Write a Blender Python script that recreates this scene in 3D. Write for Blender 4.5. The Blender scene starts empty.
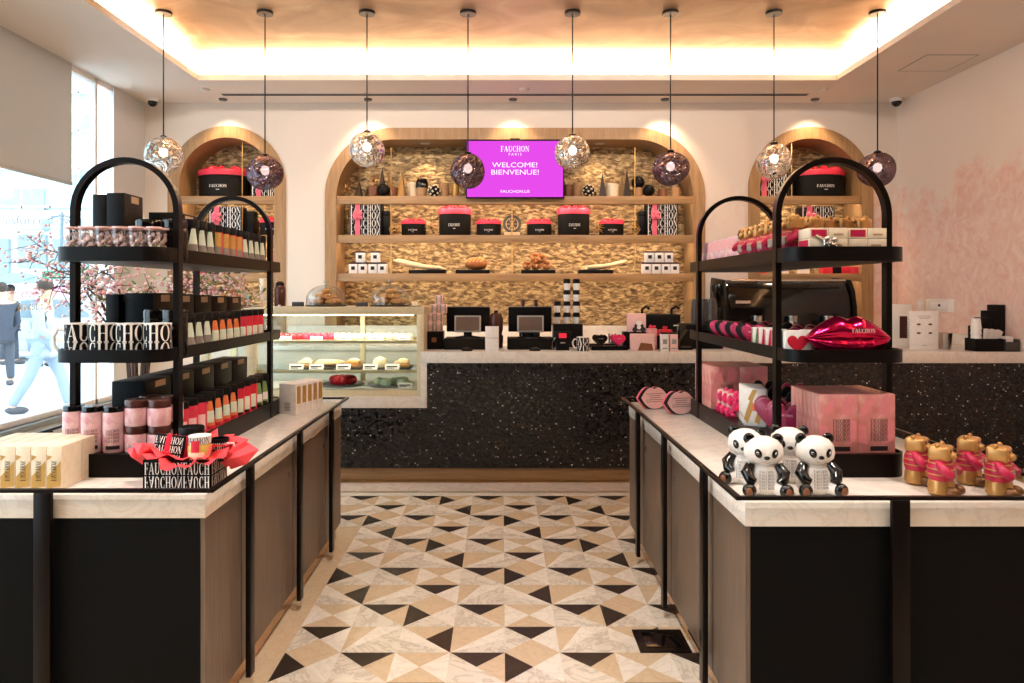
import bpy, bmesh, math, random
from math import sin, cos, pi, radians
from mathutils import Vector, Matrix
random.seed(7)
C = bpy.context.scene.collection
SC = bpy.context.scene
FPX, CX, CY, H = 706.0, 502.0, 293.0, 1.52      # focal length and principal point of the photograph, eye height
def X(px, D): return (px - CX) / FPX * D
def Z(py, D): return H + (CY - py) / FPX * D
def lin(c):
    if isinstance(c, str):
        c = c.lstrip('#'); c = [int(c[i:i+2], 16) / 255 for i in (0, 2, 4)]
        c = [x / 12.92 if x <= .04045 else ((x + .055) / 1.055) ** 2.4 for x in c]
    return (c[0], c[1], c[2], 1)
# ------------------------------------------------------------------ materials
MATS = {}
def newmat(name):
    m = bpy.data.materials.new(name); m.use_nodes = True
    MATS[name] = m
    nt = m.node_tree; b = nt.nodes['Principled BSDF']
    return m, nt, b
def node(nt, t, **kw):
    n = nt.nodes.new(t)
    for k, v in kw.items():
        if k in n.inputs.keys(): n.inputs[k].default_value = v
        else: setattr(n, k, v)
    return n
def pm(name, col, rough=.5, metal=0, var=.06, scale=40, bump=0, coat=0, emit=0, spec=.5):
    """principled material with a little procedural tone variation"""
    m, nt, b = newmat(name)
    b.inputs['Roughness'].default_value = rough; b.inputs['Metallic'].default_value = metal; b.inputs['Specular IOR Level'].default_value = spec
    if coat: b.inputs['Coat Weight'].default_value = coat; b.inputs['Coat Roughness'].default_value = .08
    c = lin(col)
    tc = node(nt, 'ShaderNodeTexCoord'); nz = node(nt, 'ShaderNodeTexNoise', Scale=scale, Detail=3)
    nt.links.new(tc.outputs['Object'], nz.inputs['Vector'])
    r = node(nt, 'ShaderNodeValToRGB'); e = r.color_ramp.elements
    e[0].position = .3; e[1].position = .7
    e[0].color = [x * (1 - var) for x in c[:3]] + [1]; e[1].color = [min(1, x * (1 + var)) for x in c[:3]] + [1]
    nt.links.new(nz.outputs['Fac'], r.inputs['Fac']); nt.links.new(r.outputs['Color'], b.inputs['Base Color'])
    if bump:
        bp = node(nt, 'ShaderNodeBump', Strength=bump, Distance=.01)
        nt.links.new(nz.outputs['Fac'], bp.inputs['Height']); nt.links.new(bp.outputs['Normal'], b.inputs['Normal'])
    if emit:
        b.inputs['Emission Color'].default_value = c; b.inputs['Emission Strength'].default_value = emit
    return m
def ramp_mat(name, cols, scale=(1, 1, 1), nscale=5, detail=6, dist=0, rough=.4, metal=0, bump=0, coat=0, rot=(0, 0, 0), obj=True, bdist=.01):
    m, nt, b = newmat(name)
    b.inputs['Roughness'].default_value = rough; b.inputs['Metallic'].default_value = metal
    if coat: b.inputs['Coat Weight'].default_value = coat; b.inputs['Coat Roughness'].default_value = .05
    tc = node(nt, 'ShaderNodeTexCoord'); mp = node(nt, 'ShaderNodeMapping', Scale=scale, Rotation=rot)
    nz = node(nt, 'ShaderNodeTexNoise', Scale=nscale, Detail=detail, Distortion=dist)
    nt.links.new(tc.outputs['Object'], mp.inputs['Vector']); nt.links.new(mp.outputs['Vector'], nz.inputs['Vector'])
    r = node(nt, 'ShaderNodeValToRGB'); e = r.color_ramp.elements
    while len(e) < len(cols): e.new(.5)
    for k, (p, c) in enumerate(cols): e[k].position = p; e[k].color = lin(c)
    nt.links.new(nz.outputs['Fac'], r.inputs['Fac']); nt.links.new(r.outputs['Color'], b.inputs['Base Color'])
    if bump:
        bp = node(nt, 'ShaderNodeBump', Strength=bump, Distance=bdist)
        nt.links.new(nz.outputs['Fac'], bp.inputs['Height']); nt.links.new(bp.outputs['Normal'], b.inputs['Normal'])
    return m
def thin_glass(name, tint='#ffffff', rough=.02, ior=1.45, extra=0.0):
    m, nt, b = newmat(name)
    nt.nodes.remove(b); out = nt.nodes['Material Output']
    t = node(nt, 'ShaderNodeBsdfTransparent', Color=lin(tint)); g = node(nt, 'ShaderNodeBsdfGlossy', Roughness=rough)
    lw = node(nt, 'ShaderNodeLayerWeight', Blend=.5); pw = node(nt, 'ShaderNodeMath', operation='POWER'); pw.inputs[1].default_value = 4
    ad = node(nt, 'ShaderNodeMath', operation='MULTIPLY_ADD'); ad.inputs[1].default_value = .7; ad.inputs[2].default_value = .03 + extra
    mx = node(nt, 'ShaderNodeMixShader')
    nt.links.new(lw.outputs['Facing'], pw.inputs[0]); nt.links.new(pw.outputs[0], ad.inputs[0]); nt.links.new(ad.outputs[0], mx.inputs[0])
    nt.links.new(t.outputs[0], mx.inputs[1]); nt.links.new(g.outputs[0], mx.inputs[2]); nt.links.new(mx.outputs[0], out.inputs['Surface'])
    return m
def emitter(name, col, s):
    m, nt, b = newmat(name); nt.nodes.remove(b)
    e = node(nt, 'ShaderNodeEmission', Color=lin(col), Strength=s); nt.links.new(e.outputs[0], nt.nodes['Material Output'].inputs['Surface'])
    return m
# ------------------------------------------------------------------ mesh builder
class MB:
    def __init__(s): s.v = []; s.f = []; s.m = []
    def add(s, vs, fs, m=0, M=None):
        o = len(s.v)
        s.v += [tuple(M @ Vector(p)) for p in vs] if M else [tuple(p) for p in vs]
        s.f += [tuple(i + o for i in f) for f in fs]; s.m += [m] * len(fs); return s
    def box(s, x0, x1, y0, y1, z0, z1, m=0, M=None):
        v = [(x, y, z) for z in (z0, z1) for y in (y0, y1) for x in (x0, x1)]
        return s.add(v, [(0, 2, 3, 1), (4, 5, 7, 6), (0, 1, 5, 4), (2, 6, 7, 3), (0, 4, 6, 2), (1, 3, 7, 5)], m, M)
    def lathe(s, prof, n=24, c=(0, 0, 0), m=0, M=None, sx=1, sy=1):
        v = []; f = []; k = len(prof)
        for i in range(n):
            a = 2 * pi * i / n
            for r, z in prof: v.append((c[0] + r * cos(a) * sx, c[1] + r * sin(a) * sy, c[2] + z))
        for i in range(n):
            j = (i + 1) % n
            for q in range(k - 1): f.append((i*k+q, j*k+q, j*k+q+1, i*k+q+1))
        if prof[0][0] > 1e-6: f.append(tuple(i*k for i in reversed(range(n))))
        if prof[-1][0] > 1e-6: f.append(tuple(i*k+k-1 for i in range(n)))
        return s.add(v, f, m, M)
    def cyl(s, cx, cy, z0, z1, r, r2=None, n=24, m=0, M=None):
        return s.lathe([(r, z0), (r if r2 is None else r2, z1)], n, (cx, cy, 0), m, M)
    def ell(s, c, rx, ry, rz, nu=16, nv=10, m=0, M=None):
        prof = [(max(sin(pi * k / nv), 0 if 0 < k < nv else 1e-7), -cos(pi * k / nv) * rz) for k in range(nv + 1)]
        return s.lathe([(r if r > 1e-6 else 1e-7, z) for r, z in prof], nu, c, m, M, rx, ry)
    def tube(s, pts, r, n=8, m=0, closed=False, M=None):
        P = [Vector(p) for p in pts]; k = len(P); v = []; f = []; up = None
        R = r if isinstance(r, (list, tuple)) else [r] * k
        for i in range(k):
            a = P[(i - 1) % k] if closed or i > 0 else P[i]; b = P[(i + 1) % k] if closed or i < k - 1 else P[i]
            t = (b - a).normalized()
            if up is None: up = t.orthogonal().normalized()
            up = (up - t * up.dot(t)).normalized(); w = t.cross(up)
            for q in range(n): v.append(P[i] + (up * cos(2*pi*q/n) + w * sin(2*pi*q/n)) * R[i])
        for i in range(k if closed else k - 1):
            j = (i + 1) % k
            for q in range(n): f.append((i*n+q, i*n+(q+1) % n, j*n+(q+1) % n, j*n+q))
        if not closed: f += [tuple(reversed(range(n))), tuple((k-1)*n+q for q in range(n))]
        return s.add(v, f, m, M)
    def band(s, pts, hw, th, wdir, m=0, closed=False, M=None):
        """flat bar of width 2*hw along wdir and thickness th swept along pts"""
        P = [Vector(p) for p in pts]; W = Vector(wdir).normalized(); k = len(P); v = []; f = []
        for i in range(k):
            a = P[(i - 1) % k] if closed or i > 0 else P[i]; b = P[(i + 1) % k] if closed or i < k - 1 else P[i]
            nrm = (b - a).normalized().cross(W).normalized()
            for sw, sn in ((-1, 0), (1, 0), (1, 1), (-1, 1)): v.append(P[i] + W * hw * sw + nrm * th * sn)
        for i in range(k if closed else k - 1):
            j = (i + 1) % k
            for q in range(4): f.append((i*4+q, i*4+(q+1) % 4, j*4+(q+1) % 4, j*4+q))
        if not closed: f += [(3, 2, 1, 0), tuple((k-1)*4+q for q in range(4))]
        return s.add(v, f, m, M)
    def prism(s, poly, d0, d1, ax='y', m=0, M=None):
        """extrude a 2D outline; ax y: (x,z) outline from y=d0 to d1; ax z: (x,y) outline; ax x: (y,z)"""
        n = len(poly)
        g = {'y': lambda p, d: (p[0], d, p[1]), 'z': lambda p, d: (p[0], p[1], d), 'x': lambda p, d: (d, p[0], p[1])}[ax]
        v = [g(p, d0) for p in poly] + [g(p, d1) for p in poly]
        f = [(i, (i+1) % n, n+(i+1) % n, n+i) for i in range(n)] + [tuple(reversed(range(n))), tuple(range(n, 2*n))]
        return s.add(v, f, m, M)
    def polys(s, ps, fn, m=0, M=None):
        for p in ps: s.add([fn(*q) for q in p], [tuple(range(len(p)))], m, M)
        return s
    def build(s, name, mats, parent=None, loc=(0, 0, 0), smooth=True, bev=0, seg=2, fix=True, ang=38):
        me = bpy.data.meshes.new(name); me.from_pydata(s.v, [], s.f)
        mats = mats if isinstance(mats, (list, tuple)) else [mats]
        for q in mats: me.materials.append(MATS[q] if isinstance(q, str) else q)
        me.polygons.foreach_set('material_index', s.m)
        if fix or bev:
            bm = bmesh.new(); bm.from_mesh(me)
            if fix: bmesh.ops.recalc_face_normals(bm, faces=bm.faces)
            if bev:
                ed = [e for e in bm.edges if len(e.link_faces) == 2 and e.calc_face_angle(0) > radians(40)]
                bmesh.ops.bevel(bm, geom=ed, offset=bev, segments=seg, affect='EDGES', profile=.5, clamp_overlap=True)
            bm.to_mesh(me); bm.free()
        if smooth:
            me.polygons.foreach_set('use_smooth', [True] * len(me.polygons)); me.set_sharp_from_angle(angle=radians(ang))
        o = bpy.data.objects.new(name, me); C.objects.link(o); o.location = loc
        if parent: o.parent = parent
        return o
def thing(name, label, cat, loc=(0, 0, 0), rz=0, group=None):
    o = bpy.data.objects.new(name, None); C.objects.link(o); o.empty_display_size = .05
    o.location = loc; o.rotation_euler = (0, 0, rz)
    return tag(o, label, cat, group)
def tag(o, label, cat, group=None):
    o['label'] = label; o['category'] = cat
    if group: o['group'] = group
    return o
def struct(o): o['kind'] = 'structure'; return o
def dup(root, loc, rz=0, label=None, group=None, scale=None):
    def cp(o, par):
        c = o.copy(); C.objects.link(c); c.parent = par
        for ch in list(o.children): cp(ch, c)
        return c
    r = cp(root, None); r.location = loc; r.rotation_euler = (root.rotation_euler[0], root.rotation_euler[1], rz)
    if scale: r.scale = (scale if isinstance(scale, tuple) else (scale,) * 3)
    if label: r['label'] = label
    if group: r['group'] = group
    return r
class Proto:
    """first call places the built thing itself, later calls place copies"""
    def __init__(s, make): s.make = make; s.first = None; s.used = False
    def __call__(s, loc, label, rz=0, group=None, scale=None):
        if s.first is None: s.first = s.make()
        if not s.used:
            s.used = True; o = s.first; o.location = loc; o.rotation_euler[2] = rz; o['label'] = label
            if group: o['group'] = group
            if scale: o.scale = (scale if isinstance(scale, tuple) else (scale,) * 3)
            return o
        o = dup(s.first, loc, rz, label, group, scale if scale else (1, 1, 1))
        if not group and 'group' in o.keys(): del o['group']
        return o
ORD = ['first', 'second', 'third', 'fourth', 'fifth', 'sixth', 'seventh', 'eighth', 'ninth', 'tenth', 'eleventh', 'twelfth', 'thirteenth', 'fourteenth']
# ------------------------------------------------------------------ lettering
def _bar(a, b, c, d): return [(a, b), (c, b), (c, d), (a, d)]
def _arc(cx, cy, rx, ry, ti, to, a0, a1, n=12):
    """ring segment, thickness ti at the sides and to at top and bottom"""
    out = []
    def pt(a, inner):
        t = 1 if not inner else 0
        x = rx - (ti if inner else 0); y = ry - (to if inner else 0)
        return (cx + x * cos(a), cy + y * sin(a))
    for k in range(n):
        p = a0 + (a1 - a0) * k / n; q = a0 + (a1 - a0) * (k + 1) / n
        out.append([pt(p, 0), pt(q, 0), pt(q, 1), pt(p, 1)])
    return out
T, S = .17, .045
def glyph(ch):
    if ch == 'F': return .66, [_bar(.1, 0, .1+T, 1), _bar(.02, 0, .36, S), _bar(.02, 1-S, .62, 1), _bar(.57, .78, .62, 1), _bar(.27, .48, .5, .48+S), _bar(.46, .38, .5, .64)]
    if ch == 'A': return .84, [[(.06, 0), (.12, 0), (.44, .95), (.38, 1)], [(.36, 1), (.48, 1), (.8, 0), (.58, 0)], _bar(.2, .3, .62, .3+S), _bar(0, 0, .22, S), _bar(.5, 0, .84, S)]
    if ch == 'U': return .82, [_bar(.1, .3, .1+T, 1), _bar(.64, .3, .7, 1), _bar(.02, 1-S, .36, 1), _bar(.54, 1-S, .8, 1)] + _arc(.4, .3, .3, .3, T*.8, S*1.6, pi, 2*pi)
    if ch == 'C': return .76, _arc(.42, .5, .38, .5, T, S, radians(60), radians(300), 16) + [_bar(.6, .68, .65, .97), _bar(.6, .03, .65, .3)]
    if ch == 'H': return .86, [_bar(.1, 0, .1+T, 1), _bar(.58, 0, .58+T, 1), _bar(.2, .48, .6, .48+S)] + [_bar(a, b, a+.33, b+S) for a in (.02, .5) for b in (0, 1-S)]
    if ch == 'O': return .84, _arc(.42, .5, .4, .5, T, S, 0, 2*pi, 20)
    if ch == 'N': return .86, [_bar(.12, 0, .17, 1), _bar(.68, 0, .73, 1), [(.08, 1), (.28, 1), (.73, 0), (.62, 0)], _bar(.02, 0, .28, S), _bar(.57, 1-S, .84, 1), _bar(.0, 1-S, .2, 1)]
    return .3, []
def serif(text, w, h, gap=.04):
    """polygons of a serif word fitted into a w x h rectangle, origin at its lower left"""
    x = 0; ps = []
    for ch in text:
        a, g = glyph(ch)
        ps += [[(p + x, q) for p, q in pl] for pl in g]; x += a + gap
    k = w / (x - gap)
    return [[(p * k, q * h) for p, q in pl] for pl in ps]
def shift(ps, u, v): return [[(p + u, q + v) for p, q in pl] for pl in ps]
def flipv(ps, h): return [[(p, h - q) for p, q in reversed(pl)] for pl in ps]
def pattern(w, h, rows, text='FAUCHON', gap=.006, mirror=False):
    rh = h / rows; out = []
    for r in range(rows):
        ps = serif(text, w * .96, rh - gap)
        if mirror and r % 2 == 0: ps = flipv(ps, rh - gap)
        out += shift(ps, w * .02, r * rh + gap / 2)
    return out
def lines(w, h, n, fill=.5, seed=1):
    """rows of short bars standing for print too small to read"""
    rnd = random.Random(seed); out = []; rh = h / n
    for k in range(n):
        l = w * rnd.uniform(.6, 1); out.append(_bar((w-l)/2, k*rh, (w+l)/2, k*rh+rh*fill))
    return out
def font_polys(text, size, sx=1, align='CENTER'):
    cu = bpy.data.curves.new('t', 'FONT'); cu.body = text; cu.size = size; cu.align_x = align; cu.resolution_u = 3
    o = bpy.data.objects.new('t', cu); C.objects.link(o)
    dg = bpy.context.evaluated_depsgraph_get(); dg.update()
    me = o.evaluated_get(dg).to_mesh()
    ps = [[(me.vertices[i].co.x * sx, me.vertices[i].co.y) for i in p.vertices] for p in me.polygons]
    bpy.data.objects.remove(o); bpy.data.curves.remove(cu)
    return ps
def front(x0, z0, y): return lambda u, v: (x0 + u, y, z0 + v)          # faces the shop front (-Y)
def rside(y0, z0, x): return lambda u, v: (x, y0 + u, z0 + v)          # faces +X
def lside(y0, z0, x): return lambda u, v: (x, y0 - u, z0 + v)          # faces -X
def wrap(r, z0, a0=0, off=.0008, sx=1): return lambda u, v: ((r+off) * sin(u/r + a0) * sx, -(r+off) * cos(u/r + a0), z0 + v)
# ------------------------------------------------------------------ material library
pm('grey_plaster', '#d8d8d9', .7, var=.03, scale=2)
pm('plaster', '#e9e0d6', .7, var=.03, scale=2)
pm('ceiling_paint', '#e1d4c8', .75, var=.02, scale=2)
def mural(name, axis, lo, hi):
    m, nt, b = newmat(name); b.inputs['Roughness'].default_value = .6
    tc = node(nt, 'ShaderNodeTexCoord'); sp = node(nt, 'ShaderNodeSeparateXYZ'); nt.links.new(tc.outputs['Object'], sp.inputs[0])
    n1 = node(nt, 'ShaderNodeTexNoise', Scale=1.1, Detail=9, Roughness=.68); nt.links.new(tc.outputs['Object'], n1.inputs['Vector'])
    n2 = node(nt, 'ShaderNodeTexNoise', Scale=7, Detail=8, Roughness=.7, Distortion=1.5); nt.links.new(tc.outputs['Object'], n2.inputs['Vector'])
    a = node(nt, 'ShaderNodeMapRange'); a.inputs[1].default_value = lo; a.inputs[2].default_value = hi; a.inputs[3].default_value = .95; a.inputs[4].default_value = -.35
    nt.links.new(sp.outputs['Z'], a.inputs[0])
    ad = node(nt, 'ShaderNodeMath', operation='MULTIPLY_ADD'); ad.inputs[1].default_value = 3.4; ad.inputs[2].default_value = -1.7
    nt.links.new(n1.outputs['Fac'], ad.inputs[0])
    s = node(nt, 'ShaderNodeMath', operation='ADD'); nt.links.new(ad.outputs[0], s.inputs[0]); nt.links.new(a.outputs[0], s.inputs[1])
    cl = node(nt, 'ShaderNodeMapRange', interpolation_type='SMOOTHSTEP'); cl.inputs[1].default_value = .1; cl.inputs[2].default_value = .45; nt.links.new(s.outputs[0], cl.inputs[0])
    r = node(nt, 'ShaderNodeValToRGB'); e = r.color_ramp.elements
    e[0].position = .35; e[0].color = lin('#e4b6a3'); e[1].position = .68; e[1].color = lin('#f0d9cb'); nt.links.new(n2.outputs['Fac'], r.inputs['Fac'])
    mx = node(nt, 'ShaderNodeMix', data_type='RGBA'); mx.inputs[6].default_value = lin('#ebdcce')
    xm = node(nt, 'ShaderNodeMapRange'); xm.inputs[1].default_value = 2.0; xm.inputs[2].default_value = 3.2; nt.links.new(sp.outputs['X'], xm.inputs[0])
    ml = node(nt, 'ShaderNodeMath', operation='MULTIPLY'); nt.links.new(cl.outputs[0], ml.inputs[0]); nt.links.new(xm.outputs[0], ml.inputs[1])
    nt.links.new(ml.outputs[0], mx.inputs[0]); nt.links.new(r.outputs['Color'], mx.inputs[7]); nt.links.new(mx.outputs[2], b.inputs['Base Color'])
mural('mural_paint', 'Y', 1.9, 3.0)
def marble(name, base, vein, sc=2.2, rough=.18):
    m, nt, b = newmat(name); b.inputs['Roughness'].default_value = rough
    tc = node(nt, 'ShaderNodeTexCoord'); nz = node(nt, 'ShaderNodeTexNoise', Scale=sc, Detail=10, Roughness=.65, Distortion=2.2)
    nt.links.new(tc.outputs['Object'], nz.inputs['Vector'])
    r = node(nt, 'ShaderNodeValToRGB'); e = r.color_ramp.elements
    e[0].position = .0; e[0].color = lin(base); e[1].position = 1; e[1].color = lin(base)
    for p, c in ((.43, base), (.49, vein), (.53, base)):
        q = e.new(p); q.color = lin(c)
    nt.links.new(nz.outputs['Fac'], r.inputs['Fac']); nt.links.new(r.outputs['Color'], b.inputs['Base Color'])
    return m
marble('counter_marble', '#ece3d9', '#e1d6ca', 4)
marble('tile_white', '#eee4d6', '#e2d5c4', 6, .2)
marble('tile_beige', '#d8bf9f', '#cfb594', 7, .2)
marble('tile_grey', '#e2d7c7', '#c6b9a8', 5, .2)
marble('tile_black', '#241b15', '#33281f', 6, .4)
marble('border_marble', '#ead9cb', '#dcc6b4', 3, .2)
ramp_mat('oak', [(.25, '#97714a'), (.5, '#a78157'), (.75, '#b59066')], (14, 14, 1.2), 3, 4, .4, .45)
ramp_mat('oak_flat', [(.25, '#97714a'), (.5, '#a78157'), (.75, '#b59066')], (1.2, 14, 14), 3, 4, .4, .45)
ramp_mat('dark_oak', [(.2, '#55473d'), (.5, '#665549'), (.8, '#776556')], (40, 40, 1.5), 3, 5, .2, .38)
pm('black_panel', '#050404', .7, var=.15, scale=3, spec=.12)
pm('bronze', '#17100e', .36, .6, var=.1, scale=4, spec=.3)
pm('black_metal', '#0d0908', .4, .4, spec=.25)
ramp_mat('mirror_bronze', [(.3, '#b9966f'), (.7, '#c8a57d')], (1, 1, 1), 2, 3, 0, .08, .9)
ramp_mat('gold_stone', [(.28, '#43321f'), (.42, '#7d6343'), (.53, '#a98b5f'), (.64, '#d9bd8c'), (.78, '#8d7049')], (1, 1, 2.4), 13, 15, .8, .4, .45, .8, bdist=.02)
ramp_mat('gold_leaf', [(.3, '#8f7355'), (.5, '#b09170'), (.7, '#cbb08d')], (1, 1.3, 1), 1.7, 12, .9, .5, .25)
def mosaic():
    m, nt, b = newmat('mosaic'); b.inputs['Roughness'].default_value = .25
    tc = node(nt, 'ShaderNodeTexCoord'); mp = node(nt, 'ShaderNodeMapping', Scale=(55, 55, 75))
    vo = node(nt, 'ShaderNodeTexVoronoi', Scale=1.0, Randomness=.25); nt.links.new(tc.outputs['Object'], mp.inputs[0]); nt.links.new(mp.outputs[0], vo.inputs['Vector'])
    sp = node(nt, 'ShaderNodeSeparateColor'); nt.links.new(vo.outputs['Color'], sp.inputs[0])
    r = node(nt, 'ShaderNodeValToRGB'); e = r.color_ramp.elements; e[0].color = lin('#0f0d0d'); e[1].color = lin('#b0a59a'); e[1].position = 1
    for p, c in ((.6, '#141110'), (.9, '#241f1d'), (.95, '#857a73'), (.985, '#efe6dd')):  # sparkle painted in: the sparse palest cells stand for glints
        q = e.new(p); q.color = lin(c)
    nt.links.new(sp.outputs[0], r.inputs['Fac'])
    g = node(nt, 'ShaderNodeMapRange'); g.inputs[1].default_value = .42; g.inputs[2].default_value = .52; nt.links.new(vo.outputs['Distance'], g.inputs[0])
    mx = node(nt, 'ShaderNodeMix', data_type='RGBA'); mx.inputs[7].default_value = lin('#1a1614')
    nt.links.new(g.outputs[0], mx.inputs[0]); nt.links.new(r.outputs['Color'], mx.inputs[6]); nt.links.new(mx.outputs[2], b.inputs['Base Color'])
    nt.links.new(sp.outputs[1], b.inputs['Roughness'])
mosaic()
for n_, c_, r_, *k_ in [('black', '#0c0a0b', .45), ('soft_black', '#17130f', .6), ('gloss_black', '#070607', .12), ('white', '#f3ece6', .45), ('cream', '#efdcbf', .5),
        ('label_beige', '#cdb08c', .5), ('print_white', '#f4ede6', .5), ('print_dark', '#2a211e', .6), ('red', '#d8213a', .42), ('coral', '#d9304a', .5), ('pink_ribbon', '#ee6b80', .4),
        ('hot_pink', '#e02a63', .35), ('pink', '#e9a6a4', .5), ('pale_pink', '#f0c3be', .5), ('pink_print', '#dd8489', .5), ('magenta_dark', '#8f1c47', .3), ('green', '#5f8f45', .5), ('pale_green', '#dfe6cf', .5),
        ('orange', '#ea7a45', .5), ('brown', '#7a4a2a', .5), ('gold_matte', '#c99c53', .4, .3), ('kraft', '#b48a60', .6), ('steel', '#c9c4bf', .25, 1), ('case_cream', '#d9c9a4', .4, .1),
        ('grey', '#9a9795', .5), ('dark_grey', '#3b3837', .45), ('screen_grey', '#6b5a50', .25), ('bread', '#d79a55', .6), ('crust', '#9a5a2b', .6), ('pale_bread', '#ecc79a', .65), ('choc', '#4b2716', .5),
        ('berry', '#c11a2a', .25), ('mint', '#cfd9b4', .45), ('cream_cake', '#f3e2bd', .5), ('honey', '#c9a24f', .2), ('lid_dark', '#4a2620', .3, .3), ('jam', '#b0303a', .2),
        ('aluminium', '#d7dadb', .35, .3), ('plaid_red', '#b81844', .4), ('foil_gold', '#bd8c50', .32, .45), ('foil_dark', '#6b4524', .4, .4), ('grey_print', '#8d8078', .5),
        ('blossom', '#f3b9bd', .6), ('blossom_pale', '#fae6e4', .6), ('branch', '#5b4238', .7), ('leaf', '#7a9a55', .6), ('skin', '#d9a98c', .6), ('coat_blue', '#a9b2bd', .8), ('coat_dark', '#3c4350', .8),
        ('jeans', '#97a5b5', .8), ('shoe', '#4b4a50', .7), ('hair', '#3a2d27', .7), ('car_paint', '#c9ced4', .25), ('tyre', '#2a2a2c', .7), ('umbrella_blue', '#7fb2d8', .6), ('umbrella_pink', '#e69ab8', .6),
        ('facade', '#dfe4e6', .7), ('facade_dark', '#8fa0a8', .6), ('road', '#c3c9cd', .8), ('sign_green', '#2f8f6f', .5), ('sill_grey', '#8f9496', .6), ('sign_grey', '#6f7a82', .6)]:
    pm(n_, c_, r_, *(k_ or [0]), spec={'black': .15, 'soft_black': .15, 'print_dark': .2}.get(n_, .5))
pm('lips_foil', '#c0144a', .16, .85, var=.08, scale=6)
pm('heart_foil', '#a81f40', .25, .5)
pm('brass', '#c39a5f', .28, .9)
pm('cone_gold', '#7d5e35', .3, .6)
pm('cone_dark', '#2c1e14', .35, .5)
ramp_mat('facade_glass', [(.3, '#93c3c7'), (.5, '#b0d6d9'), (.7, '#cbe5e6')], (.4, .4, .8), 1.2, 2, 0, .15)
ramp_mat('pink_wash', [(.3, '#c8746f'), (.5, '#d58d87'), (.62, '#e2a79d'), (.75, '#cd817c')], (1, 1, 1), 9, 4, 1, .45)
ramp_mat('rose_label', [(.3, '#c97f8a'), (.5, '#e0b3b4'), (.7, '#ecd0cc')], (1, 1, 1), 22, 3, .6, .4)
thin_glass('glass', '#f4f8f6', .02, 1.35)
thin_glass('dome_glass', '#eef1f1', .03, 1.35, .09)
thin_glass('window_glass', '#e9f2f5', .02, 1.3)
thin_glass('tube_glass', '#fbf4f0', .05, 1.4, .06)
emitter('led', '#ffd9ae', 14)
emitter('lamp_disc', '#ffe2bf', 12)
emitter('bulb', '#fff1de', 16)
emitter('screen_magenta', '#e04ae4', .82)
emitter('screen_white', '#fff3ff', 1.0)
emitter('terminal_red', '#e0303f', .9)
def fabric(name, col):
    m, nt, b = newmat(name); b.inputs['Base Color'].default_value = lin(col); b.inputs['Roughness'].default_value = .9
    tl = node(nt, 'ShaderNodeBsdfTranslucent', Color=lin(col)); mx = node(nt, 'ShaderNodeMixShader'); mx.inputs[0].default_value = .3
    wv = node(nt, 'ShaderNodeTexNoise', Scale=300, Detail=2); bp = node(nt, 'ShaderNodeBump', Strength=.2, Distance=.002); nt.links.new(wv.outputs['Fac'], bp.inputs['Height']); nt.links.new(bp.outputs[0], b.inputs['Normal'])
    nt.links.new(b.outputs[0], mx.inputs[1]); nt.links.new(tl.outputs[0], mx.inputs[2]); nt.links.new(mx.outputs[0], nt.nodes['Material Output'].inputs['Surface'])
fabric('shade_fabric', '#cbc6c0')
def frosted(name):
    m, nt, b = newmat(name); nt.nodes.remove(b); mx = node(nt, 'ShaderNodeMixShader'); mx.inputs[0].default_value = .35
    tl = node(nt, 'ShaderNodeBsdfTranslucent', Color=lin('#f4f8fa')); df = node(nt, 'ShaderNodeBsdfTransparent', Color=lin('#e8f0f4'))
    nt.links.new(tl.outputs[0], mx.inputs[1]); nt.links.new(df.outputs[0], mx.inputs[2]); nt.links.new(mx.outputs[0], nt.nodes['Material Output'].inputs['Surface'])
frosted('frosted')
def melt(name, tint, t, gl):
    m, nt, b = newmat(name); nt.nodes.remove(b); out = nt.nodes['Material Output']
    tc = node(nt, 'ShaderNodeTexCoord'); nz = node(nt, 'ShaderNodeTexNoise', Scale=6, Detail=1, Distortion=4.0); nt.links.new(tc.outputs['Object'], nz.inputs['Vector'])
    bp = node(nt, 'ShaderNodeBump', Strength=1.0, Distance=.07); nt.links.new(nz.outputs['Fac'], bp.inputs['Height'])
    g = node(nt, 'ShaderNodeBsdfGlossy', Color=lin(gl), Roughness=.04); nt.links.new(bp.outputs[0], g.inputs['Normal'])
    tr = node(nt, 'ShaderNodeBsdfTransparent', Color=lin(tint)); mx = node(nt, 'ShaderNodeMixShader'); mx.inputs[0].default_value = t
    nt.links.new(tr.outputs[0], mx.inputs[1]); nt.links.new(g.outputs[0], mx.inputs[2]); nt.links.new(mx.outputs[0], out.inputs['Surface'])
melt('melt_silver', '#f2ece4', .9, '#d9d4cf')
melt('melt_smoke', '#b0a0a8', .9, '#75656f')
# ------------------------------------------------------------------ room shell
DB, XL, XR, ZC = 7.6, -3.843, 4.25, 3.565      # back wall depth, side walls, soffit height
YF = -1.6                                       # wall behind the camera
ZR, RX0, RX1, RY0, RY1 = 3.83, -2.92, 3.217, -.6, 6.78   # raised ceiling and its opening in the soffit
def fill(outer, holes, fn):
    bm = bmesh.new(); ed = []
    for lp in [outer] + holes:
        vs = [bm.verts.new(fn(*p)) for p in lp]
        ed += [bm.edges.new((vs[i], vs[(i+1) % len(vs)])) for i in range(len(vs))]
    bmesh.ops.triangle_fill(bm, edges=ed, use_beauty=True, use_dissolve=False)
    mb = MB(); bm.verts.index_update(); mb.add([v.co[:] for v in bm.verts], [tuple(v.index for v in f.verts) for f in bm.faces]); bm.free()
    return mb
def orient(o, d):
    me = o.data; bm = bmesh.new(); bm.from_mesh(me)
    for f in bm.faces:
        if f.normal.dot(Vector(d)) < 0: f.normal_flip()
    bm.to_mesh(me); bm.free(); return o
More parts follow.
